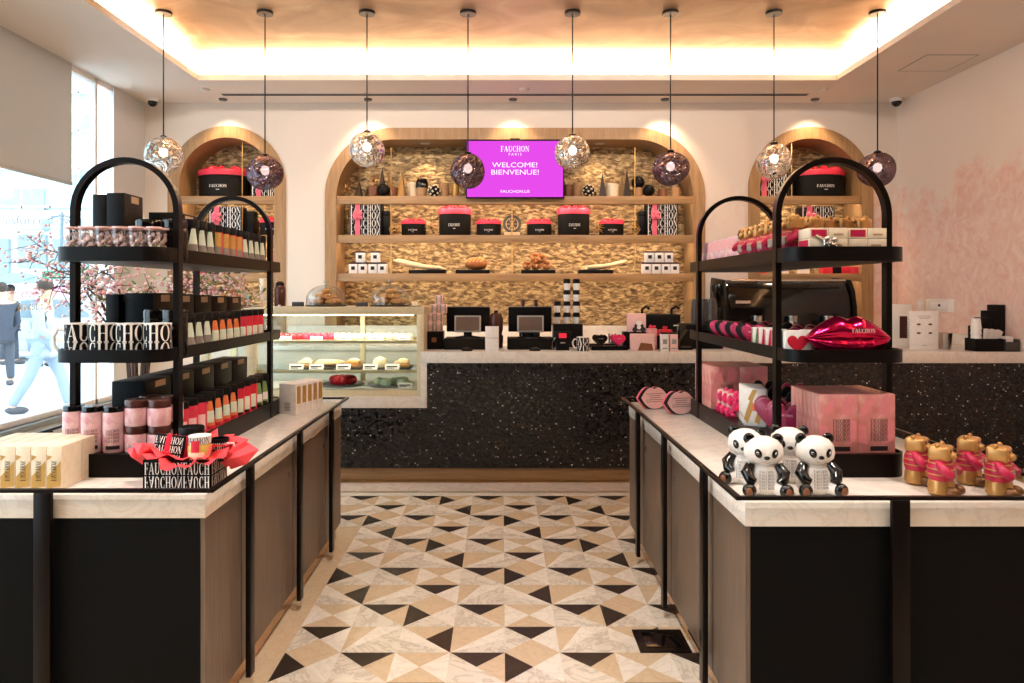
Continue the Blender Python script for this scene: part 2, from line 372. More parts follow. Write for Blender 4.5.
# floor: each tile is cut into triangles
TS = .232; X0 = .012; R0 = 2.985; TR = .2305
def tile(c, r):
    ph = (c + 4) % 4; row = (r + 1) % 4          # row -1 -> 0
    odd = ['L', 'T', 'X', 'T']; ev = ['T', 'D', 'R', 'E']
    if row == 0: return odd[ph]
    if row == 1: return ev[ph]
    if row == 2: return odd[(ph + 2) % 4]
    return ev[(ph + 2) % 4]
fl = MB(); W, B, G, K = 0, 1, 2, 3
def tri(x, y, pts, m): fl.add([(x + TS * a, y + TR * b, 0) for a, b in pts], [tuple(range(len(pts)))], m)
ct = (.5, .5); ll, lr, ur, ul = (0, 0), (1, 0), (1, 1), (0, 1)
FC0, FC1 = -8, 8
for c in range(FC0, FC1):
    for r in range(-14, 11):
        x = X0 + c * TS; y = R0 + (r + 0) * TR; k = tile(c, r)
        if y + TR > 5.41: continue
        if c < -4 and y + TR < 4.6:                # plain stone border along the display counter
            fl.add([(x, y, 0), (x + TS, y, 0), (x + TS, y + TR, 0), (x, y + TR, 0)], [(0, 1, 2, 3)], B); continue
        if k == 'X': q = [(ll, lr, ct, B), (lr, ur, ct, W), (ur, ul, ct, B), (ul, ll, ct, W)]
        elif k == 'L': q = [(ul, ll, ct, K), (ll, lr, ct, G), (lr, ur, ct, W), (ur, ul, ct, B)]
        elif k == 'T': q = [(ur, ul, ct, K), (ul, ll, ct, G), (ll, lr, ct, G if c % 2 else B), (lr, ur, ct, B if r % 2 else W)]
        elif k == 'R': q = [(lr, ur, ct, K), (ur, ul, ct, B), (ul, (0, .5), lr, W), ((0, .5), ll, lr, G)]
        elif k == 'E': q = [(ll, ur, ul, B), (ll, (1, .5), ur, W), (ll, lr, (1, .5), G)]
        else: q = [(ll, lr, ur, G), (ll, ur, (.5, 1), W), (ll, (.5, 1), ul, B)]
        for a_ in q: tri(x, y, a_[:-1], a_[-1])
yend = R0 + 10 * TR; xa, xb = X0 + FC0 * TS, X0 + FC1 * TS; yst = R0 - 14 * TR
rows_end = max(R0 + (r + 1) * TR for r in range(-14, 11) if R0 + (r + 1) * TR <= 5.41)
for (a, b, c, d, m) in [(XL, xa, YF, 5.38, 1), (xb, XR, YF, 5.38, 1), (XL, xa, 5.38, 5.66, 4), (xb, XR, 5.38, 5.66, 4), (XL, xa, 5.66, DB + .5, 1), (xb, XR, 5.66, DB + .5, 1), (xa, xb, YF, yst, 0), (xa, xb, rows_end, 5.38, 0), (xa, xb, 5.38, 5.405, 5), (xa, xb, 5.405, 5.66, 4), (xa, xb, 5.66, DB + .5, 5)]:
    fl.add([(a, c, 0), (b, c, 0), (b, d, 0), (a, d, 0)], [(0, 1, 2, 3)], m)
struct(orient(fl.build('floor', ['tile_white', 'tile_beige', 'tile_grey', 'tile_black', 'border_marble', 'brass'], smooth=False, fix=False), (0, 0, 1)))
# soffit with the opening, lip and raised gold ceiling
sof = fill([(XL, YF), (XR, YF), (XR, DB), (XL, DB)], [[(RX0, RY0), (RX1, RY0), (RX1, RY1), (RX0, RY1)]], lambda a, b: (a, b, ZC))
LT, TRW = .055, .24                              # lip thickness, trough width
for (a, b) in (((RX0, RY0), (RX1, RY0)), ((RX1, RY0), (RX1, RY1)), ((RX1, RY1), (RX0, RY1)), ((RX0, RY1), (RX0, RY0))):
    sof.add([(a[0], a[1], ZC), (b[0], b[1], ZC), (b[0], b[1], ZC + LT), (a[0], a[1], ZC + LT)], [(0, 1, 2, 3)])
OX0, OX1, OY0, OY1 = RX0 - TRW, RX1 + TRW, RY0 - TRW, RY1 + TRW
for (x0, x1, y0, y1) in ((OX0, OX1, OY0, RY0), (OX0, OX1, RY1, OY1), (OX0, RX0, RY0, RY1), (RX1, OX1, RY0, RY1)):
    sof.add([(x0, y0, ZC + LT), (x1, y0, ZC + LT), (x1, y1, ZC + LT), (x0, y1, ZC + LT)], [(0, 1, 2, 3)])
for (a, b) in (((OX0, OY0), (OX1, OY0)), ((OX1, OY0), (OX1, OY1)), ((OX1, OY1), (OX0, OY1)), ((OX0, OY1), (OX0, OY0))):
    sof.add([(a[0], a[1], ZC + LT), (b[0], b[1], ZC + LT), (b[0], b[1], ZR), (a[0], a[1], ZR)], [(0, 1, 2, 3)])
struct(sof.build('ceiling', 'ceiling_paint', smooth=False, fix=False))
struct(MB().box(OX0, OX1, OY0, OY1, ZR, ZR + .05).build('ceiling_raised', 'gold_leaf', smooth=False))
# niches: outline points of an arch or a rounded rectangle, in the wall plane
def arch(x0, x1, z0, zt, r=None, n=20):
    w = x1 - x0; r = min(r or w / 2, w / 2); p = [(x0, z0), (x1, z0)]
    p += [(x1 - r + r * cos(a), zt - r + r * sin(a)) for a in [pi/2 * k / n for k in range(n + 1)]]
    p += [(x0 + r + r * cos(a), zt - r + r * sin(a)) for a in [pi/2 + pi/2 * k / n for k in range(n + 1)]]
    return p
NZ0 = 1.0
NICHES = [('L', X(168, DB), X(286, DB), Z(126, DB), None), ('C', X(325, DB), X(705, DB), Z(128, DB), .74), ('R', X(748, DB), X(873, DB), Z(127, DB), None)]
RING = .125
holes = [arch(a, b, NZ0, zt, r) for _, a, b, zt, r in NICHES]
wb = fill([(XL, 0), (XR, 0), (XR, ZC), (XL, ZC)], holes, lambda a, b: (a, DB, b))
struct(orient(wb.build('wall_back', 'mural_paint', smooth=False, fix=False), (0, -1, 0)))
struct(MB().add([(XR, YF, 0), (XR, DB, 0), (XR, DB, ZC), (XR, YF, ZC)], [(0, 1, 2, 3)]).build('wall_right', 'mural_paint', smooth=False, fix=False))
pm('entrance_wall', '#4a413b', .6)
struct(MB().add([(XL, YF, 0), (XR, YF, 0), (XR, YF, ZC), (XL, YF, ZC)], [(3, 2, 1, 0)]).build('wall_front', 'entrance_wall', smooth=False, fix=False))
# left wall: one wide window, back-corner pier, and an unseen window added for daylight
WZ0, WZ1 = .46, ZC - .002
WIN = [(-1.0, 3.15), (3.35, 6.99)]  # first entry is the added, out-of-view window
wl = fill([(YF, 0), (DB, 0), (DB, ZC), (YF, ZC)], [[(a, WZ0), (b, WZ0), (b, WZ1), (a, WZ1)] for a, b in WIN], lambda a, b: (XL, a, b))
for a, b in WIN:
    for (p, q) in (((a, WZ0), (b, WZ0)), ((b, WZ0), (b, WZ1)), ((b, WZ1), (a, WZ1)), ((a, WZ1), (a, WZ0))):
        wl.add([(XL, p[0], p[1]), (XL, q[0], q[1]), (XL - .08, q[0], q[1]), (XL - .08, p[0], p[1])], [(0, 1, 2, 3)])
struct(wl.build('wall_left', 'grey_plaster', smooth=False, fix=False))
for k, (a, b) in enumerate(WIN):
    w = MB(); t = .05; x0, x1 = XL - .075, XL - .015
    for (p, q, r, s_) in ((a, b, WZ0, WZ0 + t), (a, b, WZ1 - t, WZ1), (a, a + t, WZ0, WZ1), (b - (.29 if k else t), b - (.25 if k else 0), WZ0, WZ1), ((a+b)/2 - .95, (a+b)/2 - .9, WZ0, WZ1)):
        w.box(x0, x1, p, q, r, s_)
    wf = struct(w.build('window_%d' % (k + 1), 'white', bev=.004))
    if k: MB().box(XL - .05, XL - .04, b - .25, b, WZ0 + t, WZ1 - t).build('frosted_panel', 'frosted', wf, smooth=False)
    g = MB().box(XL - .05, XL - .04, a + t, b - (.29 if k else t), WZ0 + t, WZ1 - t).build('pane', 'window_glass', wf, smooth=False)
struct(MB().box(XL - .08, XL + .05, WIN[1][0], WIN[1][1], WZ0 - .05, WZ0).build('trim_1', 'sill_grey', bev=.004))
# mirrored window lettering, readable from the street
for wlab, txt, py, px in (('white window lettering, top line, reading Pâtisserie from the street', 'Pâtisserie', 241, 31), ('white window lettering, middle line, reading Macarons from the street', 'Macarons', 252, 31),
                    ('white window lettering, third line, reading Evénements from the street', 'Evénements', 263, 31), ('short white window lettering above the word Cadeaux', 'Glacés', 297, 37), ('white mirrored window lettering reading Cadeaux from the street', 'Cadeaux', 310, 39)):
    D = 3.843 * 706 / (502 - px); sz = .075 if py < 280 else .105
    o = MB().polys(font_polys(txt, sz), lambda u, v: (XL - .0385, D - u, Z(py, D) + v)).build('window_lettering', 'print_white', smooth=False, fix=False)
    tag(o, wlab, 'lettering')
# roller blind
bl = thing('roller_blind', 'pale grey fabric roller blind drawn halfway down the window', 'blind', (XL + .02, 0, 0))
MB().box(-.002, .002, 3.4, 6.27, 2.50, 3.56).build('fabric', 'shade_fabric', bl, smooth=False)
MB().box(-.012, .012, 3.4, 6.27, 2.475, 2.505).build('hem_bar', 'shade_fabric', bl, bev=.003)
# ------------------------------------------------------------------ shelf niches
SH = [Z(196, DB), Z(235, DB), Z(273.5, DB)]; SHT = .085; ND = .40
def niche(key, x0, x1, zt, r, label):
    t = thing('shelf_niche', label, 'shelf niche')
    out = arch(x0, x1, NZ0, zt, r); inn = arch(x0 + RING, x1 - RING, NZ0, zt - RING, (r - RING) if r else None)
    n = len(out); ca = MB()
    yb = DB + ND
    v = [(p[0], DB - .012, p[1]) for p in out] + [(p[0], DB - .012, p[1]) for p in inn] + [(p[0], DB + .03, p[1]) for p in out]
    f = [(i, (i+1) % n, n+(i+1) % n, n+i) for i in range(1, n)] + [(i, (i+1) % n, 2*n+(i+1) % n, 2*n+i) for i in range(1, n)]
    ca.add(v, f).build('casing', 'oak', t)
    v = [(p[0], DB - .012, p[1]) for p in inn] + [(p[0], yb, p[1]) for p in inn]
    MB().add(v, [(i, (i+1) % n, n+(i+1) % n, n+i) for i in range(n)]).build('lining', 'oak', t)
    MB().add([(p[0], yb - .001, p[1]) for p in inn], [tuple(range(n))]).build('back_panel', 'gold_stone', t, smooth=False)
    for k, z in enumerate(SH):
        a_, b_, y_ = x0 + RING + .001, x1 - RING - .001, yb - .002
        s = MB().prism([(DB + .005, z - SHT), (DB + .03, z - SHT), (DB + .03, z - SHT + .04), (y_, z - SHT + .04), (y_, z), (DB + .005, z)], a_, b_, 'x').build('shelf', 'oak_flat', t, bev=.002)
        MB().box(a_ + .03, b_ - .03, DB + .034, DB + .05, z - SHT + .034, z - SHT + .04).build('light_strip', 'led', s, smooth=False)
    return t
NL = niche(*NICHES[0], 'narrow arched oak shelf niche near the window, left of the large niche')
NC = niche(*NICHES[1], 'wide oak shelf niche with rounded top corners behind the counter')
NR = niche(*NICHES[2], 'narrow arched oak shelf niche near the mural wall, behind the black coffee machine')
for k, px in enumerate((391, 512, 635)):
    x = X(px, DB + .02)
    for (z0, z1) in ((SH[2], SH[1] - SHT), (SH[1], SH[0] - SHT)) + (((SH[0], Z(147, DB + .02)),) if k != 1 else ()):
        MB().cyl(x, DB + .03, z0, z1, .006, n=8).build('hanging_rod', 'brass', NC)
for t, px in ((NL, 242), (NR, 792)):
    x = X(px, DB + .02)
    for (z0, z1) in ((SH[1], SH[0] - SHT), (SH[0], Z(142, DB + .02))): MB().cyl(x, DB + .03, z0, z1, .006, n=8).build('hanging_rod', 'brass', t)
# downlights in the top of the wide niche
def area(name, loc, rot, sx, sy, power, col='#ffd9ae', spread=180):
    l = bpy.data.lights.new(name, 'AREA'); l.shape = 'RECTANGLE'; l.size = sx; l.size_y = sy; l.energy = power; l.color = lin(col)[:3]; l.spread = radians(spread)
    o = bpy.data.objects.new(name, l); C.objects.link(o); o.location = loc; o.rotation_euler = rot; return o
def spot(name, loc, target, power, size=70, blend=.6, col='#ffdcb4', r=.04):
    l = bpy.data.lights.new(name, 'SPOT'); l.energy = power; l.spot_size = radians(size); l.spot_blend = blend; l.color = lin(col)[:3]; l.shadow_soft_size = r
    o = bpy.data.objects.new(name, l); C.objects.link(o); o.location = loc
    o.rotation_euler = (Vector(target) - Vector(loc)).to_track_quat('-Z', 'Y').to_euler(); return o
def downlight(x, y, z, label, on=True):
    t = thing('recessed_downlight', label, 'ceiling light', (x, y, z))
    MB().lathe([(.032, -.004), (.05, -.006), (.055, 0)], 24).build('trim_ring', 'ceiling_paint', t)
    MB().lathe([(.0, -.003), (.033, -.003)] if on else [(0, -.022), (.04, -.02), (.046, 0)], 24).build('lens', 'lamp_disc' if on else 'dark_grey', t)
    return t
for k, px in enumerate((425, 600)):
    x = X(px, 7.78); z = NICHES[1][3] - RING
    downlight(x, 7.8, z - .001, 'small round downlight in the top of the wide niche, ' + ('nearer the window' if k == 0 else 'nearer the mural wall'))
    spot('niche_spot', (x, 7.8, z - .03), (x, 7.9, 2.3), 9, 100)
# soffit fittings
for k, px in enumerate((223, 368, 513, 665, 815)):
    x = X(px, 7.42)
    downlight(x, 7.42, ZC - .001, 'round soffit downlight close to the back wall, %s counted from the window' % ORD[k], on=False)
    spot('soffit_spot', (x, 7.36, ZC - .02), (x, 7.6, 2.5), 34, 90)
sl = thing('slot_diffuser', 'long thin black linear air slot along the white soffit', 'vent', (0, 0, ZC))
MB().box(X(222, 7.27), X(808, 7.27), 7.24, 7.30, -.006, 0).build('frame', 'grey', sl)
MB().box(X(223, 7.27), X(807, 7.27), 7.25, 7.265, -.009, -.006).build('slot', 'black', sl); MB().box(X(223, 7.27), X(807, 7.27), 7.275, 7.29, -.009, -.006).build('slot', 'black', sl)
hp = thing('access_hatch', 'square flush access hatch in the soffit near the mural wall', 'hatch', (X(937, 6.28), 6.28, ZC)); hp.scale = (.75, .8, 1)
hm = MB()
for (a, b, c, d) in ((-.3, .3, -.28, -.27), (-.3, .3, .27, .28), (-.3, -.29, -.28, .28), (.29, .3, -.28, .28)): hm.box(a, b, c, d, -.003, 0)
hm.build('seam', 'grey', hp); MB().box(-.29, .29, -.27, .27, -.002, 0).build('panel', 'ceiling_paint', hp)
for px, py, lab in ((154, 106, 'small white dome security camera at the window-side ceiling corner'), (895, 103, 'small white dome security camera at the mural-wall ceiling corner')):
    x = X(px, 7.45); t = thing('security_camera', lab, 'camera', (x, 7.42, ZC))
    MB().lathe([(.062, -.035), (.065, -.01), (.065, 0)], 28).build('housing', 'white', t)
    MB().lathe([(.001, -.088), (.025, -.082), (.045, -.06), (.05, -.035)], 28).build('dome', 'gloss_black', t)
for px, lab in ((205, 'small round smoke sensor on the soffit near the window'), (524, 'small round smoke sensor in the middle of the soffit'), (822, 'small round smoke sensor on the soffit near the mural wall')):
    x = X(px, 7.1); tag(MB().lathe([(.03, -.03), (.05, -.018), (.055, 0)], 24, (x, 7.08, ZC)).build('smoke_sensor', 'ceiling_paint'), lab, 'sensor')
# wall plates on the mural wall
for y0, w, lab in ((6.85, .44, 'white double socket plate on the mural wall near the cups'), (7.17, .1, 'white switch plate on the mural wall above the menu cards')):
    t = thing('wall_plate', lab, 'socket', (XR, y0, 1.40))
    MB().box(-.008, 0, -w/2, w/2, -.06, .06).build('plate', 'plaster', t, bev=.002)
    MB().box(-.011, -.008, -w*.3, w*.3, -.03, .03).build('insert', 'white', t, bev=.001)
    if w > .2: MB().box(-.013, -.011, -.02, .01, -.012, .012).build('sensor_eye', 'black', t)
# ------------------------------------------------------------------ counters
CD0, CD1, CZ, CSL = 5.74, 6.46, 1.04, .09
CXL = X(427, CD0); LXL = -2.62; LZ = .675
cn = thing('sales_counter', 'long black glinting mosaic sales counter with pale stone top, stepped under the pastry case', 'counter')
b = MB(); b.box(CXL - .05, XR - .002, CD0 - .006, CD1, CZ - CSL, CZ)
b.box(CXL - .05, CXL + .0, CD0 - .006, CD1, LZ - CSL, CZ - CSL); b.box(LXL, CXL - .05, CD0 - .006, CD1, LZ - CSL, LZ)
b.build('worktop', 'counter_marble', cn, bev=.003)
b = MB(); b.box(CXL, XR - .002, CD0, CD1 - .02, .097, CZ - CSL); b.box(LXL, CXL, CD0, CD1 - .02, .097, LZ - CSL); b.build('mosaic_front', 'mosaic', cn, smooth=False)
MB().box(LXL + .01, XR - .002, CD0 + .02, CD1 - .04, 0, .097).build('plinth', 'oak_flat', cn, smooth=False)
MB().box(1.9, XR - .002, CD1, 6.9, CZ - .05, CZ).build('return_worktop', 'counter_marble', cn, bev=.002)
MB().box(1.92, XR - .002, CD1, 6.88, 0, CZ - .05).build('return_cabinet', 'black_panel', cn, smooth=False)
MB().box(XR - .022, XR - .001, CD0 + .3, 6.9, CZ, CZ + .1).build('upstand', 'counter_marble', cn, bev=.002)
bb = thing('back_counter', 'low counter along the back wall below the wide niche, with a pale stone upstand', 'counter')
MB().box(-2.3, 2.55, 7.02, 7.58, 0, .95).build('cabinet', 'plaster', bb, smooth=False)
MB().box(-2.3, 2.55, 7.0, 7.59, .95, .995).build('worktop', 'counter_marble', bb, bev=.003)
MB().box(-2.3, 2.55, 7.565, 7.588, .995, 1.17).build('upstand', 'counter_marble', bb, bev=.002)
mb_ = thing('coffee_counter', 'black cabinet with pale stone top under the coffee machine', 'counter')
MB().box(2.56, XR - .002, 7.02, 7.58, 0, .95).build('cabinet', 'black_panel', mb_, smooth=False)
MB().box(2.56, XR - .002, 7.0, 7.585, .95, .995).build('worktop', 'counter_marble', mb_, bev=.003)
# ------------------------------------------------------------------ display islands
def island(name, label, xi, xo, y0, y1, posts_i, posts_f):
    t = thing(name, label, 'display counter'); s = 1 if xo > xi else -1
    a, b = min(xi, xo), max(xi, xo)
    MB().box(a, b, y0, y1, .76, .84).build('countertop', 'counter_marble', t, bev=.003)
    e = .004
    MB().box(a + .02, b - .02, y0 + e, y1 - e, .1, .76).build('cabinet_body', 'black_panel', t, smooth=False)
    MB().box(a + .03, b - .03, y0 + .03, y1 - .03, 0, .1).build('plinth', 'mirror_bronze', t, smooth=False)
    ys = [y0 + e] + posts_i + [y1 - e]                # veneer panels between the posts on the aisle side
    for p, q in zip(ys[:-1], ys[1:]):
        pa = MB().box(min(xi + s*.004, xi + s*.02), max(xi + s*.004, xi + s*.02), p + .003, q - .003, .09, .757).build('side_panel', 'dark_oak', t, smooth=False)
        if q - p > .5:
            MB().box(min(xi + s*.001, xi + s*.004), max(xi + s*.001, xi + s*.004), q - .075, q - .06, .655, .675).build('key_lock', 'steel', pa)
    rx = xi - s * .02
    rl = MB(); w = .012
    rl.box(min(rx, rx - s*.02), max(rx, rx - s*.02), y0 - .035, y1 + .035, .855, .867)
    rl.box(min(rx, xo + s*.04), max(rx, xo + s*.04), y0 - .035, y0 - .015, .855, .867)
    rl.box(min(rx, xo + s*.04), max(rx, xo + s*.04), y1 + .015, y1 + .035, .855, .867)
    rl.box(min(xo + s*.02, xo + s*.04), max(xo + s*.02, xo + s*.04), y0 - .035, y1 + .035, .855, .867)
    rl.build('rail', 'bronze', t, bev=.002)
    for y in posts_i:
        MB().box(min(rx, rx - s*.02), max(rx, rx - s*.02), y - .024, y + .024, .05, .855).build('post', 'bronze', t, bev=.002)
        MB().box(min(rx, xo + s*.02) if 0 else min(xo + s*.0201, xo + s*.04), max(xo + s*.0201, xo + s*.04), y - .024, y + .024, .0, .855).build('post', 'bronze', t, bev=.002)
    for x in posts_f:
        MB().box(x - .028, x + .028, y0 - .035, y0 - .015, .0, .855).build('post', 'bronze', t, bev=.002)
    return t
ZI = .84
IL = island('display_island', 'dark display counter with marble top on the window side, carrying the letter-print basket', -1.0, -2.15, 2.38, 4.40, [2.72, 3.39, 4.02], [-1.53, -2.1])
IR = island('display_island', 'dark display counter with marble top on the mural side, carrying the panda tins', .79, 1.87, 2.295, 4.40, [2.66, 3.31, 3.95], [1.28, 1.84])
# floor box
fb = thing('floor_socket', 'black flush floor socket set into the tiles beside the mural-side display counter', 'floor socket', (X(661, 3.08), 3.08, 0))
MB().box(-.11, .11, -.1, .1, .0, .006).build('frame', 'black_metal', fb, bev=.002); MB().box(-.075, .075, -.065, .065, .006, .009).build('lid', 'gloss_black', fb, bev=.001)
# ------------------------------------------------------------------ racks
def rrect(x0, x1, y0, y1, r, n=8):
    p = []
    for cx, cy, a0 in ((x1-r, y1-r, 0), (x0+r, y1-r, pi/2), (x0+r, y0+r, pi), (x1-r, y0+r, 1.5*pi)):
        p += [(cx + r*cos(a0 + pi/2*k/n), cy + r*sin(a0 + pi/2*k/n)) for k in range(n+1)]
    return p
def tray(mb, x0, x1, y0, y1, z0, z1, zf, r=.075, t=.008):
    o, i = rrect(x0, x1, y0, y1, r), rrect(x0+t, x1-t, y0+t, y1-t, r-t); n = len(o)
    v = [(a, b, z0) for a, b in o] + [(a, b, z1) for a, b in o] + [(a, b, z1) for a, b in i] + [(a, b, zf) for a, b in i]
    f = [(k+q*n, (k+1) % n+q*n, (k+1) % n+(q+1)*n, k+(q+1)*n) for q in range(3) for k in range(n)] + [tuple(reversed(range(n))), tuple(range(3*n, 4*n))]
    mb.add(v, f)
RT = [(1.638, 1.692, 1.646), (1.262, 1.31, 1.27), (.84, .926, .916)]      # bottom, rim and floor heights of the three trays
def rack(label, xc, base_solid, hw):
    t = thing('display_rack', label, 'display rack'); y0, y1 = 2.60, 4.06
    for k, (z0, z1, zf) in enumerate(RT):
        mb = MB(); tray(mb, xc - hw, xc + hw, y0, y1, z0, z1, zf if not (k == 2 and base_solid) else z1 - .004)
        mb.build('base_tray' if k == 2 else 'tray', 'black_metal' if k < 2 else 'bronze', t, ang=30)
    for yh in (2.75, 3.84):
        R = hw + .003; zs = 2.07 - R - .024
        pts = [(xc - R, yh, .8405)] + [(xc - R, yh, zs)] + [(xc + R*cos(a), yh, zs + R*sin(a)) for a in [pi - pi*k/32 for k in range(1, 32)]] + [(xc + R, yh, zs), (xc + R, yh, .8405)]
        MB().band(pts, .018, -.022, (0, 1, 0)).build('hoop', 'bronze', t, ang=40)
    return t
RKL = rack('black three-tier arched rack on the window-side counter, filled with tea canisters and mugs', -1.462, True, .208)
RKR = rack('black three-tier arched rack on the mural-side counter, filled with bears and pink boxes', 1.285, False, .222)
# ------------------------------------------------------------------ pendants
PD = 5.8
def globe(seed, r=.146, nu=40, nv=28):
    rnd = random.Random(seed); ks = [(Vector((rnd.gauss(0, 1), rnd.gauss(0, 1), rnd.gauss(0, 1))).normalized(), rnd.uniform(-.09, .07)) for _ in range(9)]
    mb = MB(); v = []; f = []
    for j in range(nv + 1):
        th = pi * (.06 + .94 * j / nv)
        for i in range(nu):
            d = Vector((sin(th) * cos(2*pi*i/nu), sin(th) * sin(2*pi*i/nu), cos(th)))
            k = 1 + sum(a * max(0, d.dot(q)) ** 3 for q, a in ks); v.append(d * r * k)
    for j in range(nv):
        for i in range(nu): f.append((j*nu+i, (j+1)*nu+i, (j+1)*nu+(i+1) % nu, j*nu+(i+1) % nu))
    mb.add(v, f); return mb
pen = [(163.5, 155), (265, 173), (367, 149.5), (468, 171), (572.5, 153), (670.5, 169), (774, 161), (877.5, 170)]
plab = ['clear silver melted-glass pendant hanging nearest the window', 'smoky melted-glass pendant in front of the narrow niche by the window', 'clear silver melted-glass pendant before the window-side corner of the wide niche',
        'smoky melted-glass pendant overlapping the window-side edge of the magenta screen', 'clear silver melted-glass pendant overlapping the screen edge farther from the window', 'smoky purple melted-glass pendant before the mural-side corner of the wide niche',
        'clear silver melted-glass pendant before the niche with the coffee machine', 'smoky purple melted-glass pendant hanging nearest the mural wall']
for k, (px, py) in enumerate(pen):
    t = thing('pendant_lamp', plab[k], 'pendant lamp', (X(px, PD), PD, Z(py, PD)), 0, 'melted-glass pendants over the counter')
    up = ZR - Z(py, PD); smoke = k % 2
    MB().lathe([(.0, up - .022), (.066, up - .022), (.066, up)], 28).build('canopy', 'bronze', t)
    MB().cyl(0, 0, .15, up - .022, .0055, n=8).build('cord', 'black', t)
    MB().lathe([(.0, .125), (.028, .125), (.03, .15), (.012, .162), (0, .162)], 20).build('socket', 'bronze', t)
    MB().ell((0, 0, .02), .036, .036, .04, 16, 12).build('bulb', 'bulb', t)
    s_ = globe(k + 3).build('glass_shade', 'melt_smoke' if smoke else 'melt_silver', t, fix=False, ang=180)
# ------------------------------------------------------------------ television
TD = 7.52
x0, x1, z0, z1 = X(467, TD), X(563, TD), Z(197, TD), Z(141, TD)
tv = thing('television', 'magenta welcome screen mounted in the top of the wide niche', 'screen', ((x0+x1)/2, TD, z0)); w = (x1-x0)/2; h = z1-z0
MB().box(-w-.012, w+.012, 0, .05, -.012, h+.012).build('casing', 'black_metal', tv, bev=.004)
MB().box(-w, w, -.002, 0, 0, h).build('display', 'screen_magenta', tv, smooth=False)
L = MB(); 
L.polys(shift(serif('FAUCHON', w*.6, h*.1), -w*.3, h*.81), front(0, 0, -.004)); L.build('lettering', 'screen_white', tv, smooth=False, fix=False); L = MB()
L.polys(font_polys('P A R I S', h*.065), front(0, h*.74, -.004)); L.build('lettering', 'screen_white', tv, smooth=False, fix=False); L = MB()
L.polys(font_polys('WELCOME!', h*.125, 1.28), front(0, h*.53, -.004)); L.build('lettering', 'screen_white', tv, smooth=False, fix=False); L = MB(); L.polys(font_polys('BIENVENUE!', h*.125, 1.28), front(0, h*.4, -.004)); L.build('lettering', 'screen_white', tv, smooth=False, fix=False); L = MB()
L.polys(font_polys('FAUCHON.US', h*.07, 1.2), front(0, h*.075, -.004))
L.build('lettering', 'screen_white', tv, smooth=False, fix=False)
MB().box(-.05, .05, .012, .04, h + .012, NICHES[1][3] - RING - z0).build('mount', 'black_metal', tv)
# ------------------------------------------------------------------ pastry case
PX0, PX1, PY0, PY1, PZ0, PZ1 = -2.46, X(424, 5.76), 5.77, 6.42, LZ, Z(307, 5.77)
pc = thing('pastry_case', 'cream framed glass pastry case full of cakes, beside the tills', 'display case')
f = MB(); t_ = .07
f.box(PX0, PX1, PY0, PY1, PZ1 - .062, PZ1); f.box(PX0, PX1, PY0, PY1, PZ0, PZ0 + .05)
for y in (PY0, PY1 - .05): f.box(PX1 - .06, PX1, y, y + .05, PZ0 + .05, PZ1 - .062); f.box(PX0, PX0 + .06, y, y + .05, PZ0 + .05, PZ1 - .062)
for x in (X(250, PY0), ): f.box(x - .045, x + .045, PY0, PY0 + .05, PZ0 + .05, PZ1 - .062)
f.box(-1.28, -1.24, PY1 - .04, PY1, PZ0 + .05, PZ1 - .062)
f.build('frame', 'case_cream', pc, bev=.003)
MB().box(PX1 - .045, PX1 - .002, PY0 + .05, PY1 - .05, PZ0 + .05, PZ1 - .062).build('end_panel', 'case_cream', pc, bev=.002)
MB().box(PX0 + .06, PX1 - .06, PY0 + .01, PY0 + .016, PZ0 + .05, PZ1 - .062).build('front_glass', 'glass', pc, smooth=False)
MB().box(PX0 + .06, PX1 - .06, PY1 - .03, PY1 - .024, PZ0 + .05, PZ1 - .062).build('sliding_door', 'glass', pc, smooth=False)
PS = [Z(340, 5.9), Z(369.5, 5.9)]
for z in PS:
    MB().box(PX0 + .02, PX1 - .05, PY0 + .1, PY1 - .09, z - .01, z).build('glass_shelf', 'glass', pc, smooth=False)
    MB().box(PX0 + .06, PX1 - .06, PY0 + .06, PY0 + .1, z - .024, z + (.003 if z == PS[0] else 0)).build('shelf_rail', 'case_cream', pc, bev=.002)
MB().box(PX0 + .05, PX1 - .05, PY0 + .06, PY1 - .06, PZ0 + .05, PZ0 + .055).build('deck', 'white', pc, smooth=False)
MB().box(PX0 + .1, PX1 - .1, PY0 + .08, PY0 + .1, PZ1 - .072, PZ1 - .062).build('light_strip', 'led', pc, smooth=False)
def onshelf(y, zf): return zf
# cakes on the top shelf, in rows by colour
def card(label, loc, w=.09, h=.035, cat='price card', group='price cards in the pastry case'):
    t = thing('price_card', label, cat, loc, 0, group)
    MB().box(-w/2, w/2, -.002, .002, 0, h, M=Matrix.Rotation(-.45, 4, 'X')).build('card', 'white', t, smooth=False)
    MB().polys([_bar(-w*.4, h*.4, w*.35, h*.62), _bar(-w*.4, h*.18, w*.1, h*.3)], front(0, 0, -.0028), M=None).build('print', 'print_dark', t, smooth=False, fix=False).rotation_euler = (-.45, 0, 0)
    return t
tops = [('jam', 'dark red glazed tartlet', 282, 300, 4), ('coral', 'coral glazed cake', 306, 332, 5), ('mint', 'pale green glazed cake', 337, 355, 4), ('cream_cake', 'cream topped cake', 362, 410, 8)]
n_ = 0
for m, lab, pa, pb, n in tops:
    for k in range(n):
        px = pa + (pb - pa) * k / (n - 1); y = 6.03
        t = MB().lathe([(.0, 0), (.028, 0), (.032, .012), (.03, .035), (.018, .05), (0, .052)], 16).build('cake', m, loc=(X(px, y), y, PS[0]))
        tag(t, '%s on the upper case shelf, %s of its kind from the window' % (lab, ORD[k]), 'cake', 'small cakes on the upper case shelf')
for k, px in enumerate((285, 316, 345, 376, 404)): card('small white price card, %s from the window side, on the upper case shelf' % ORD[k], (X(px, 5.9), 5.905, PS[0] + .0), .1, .03)
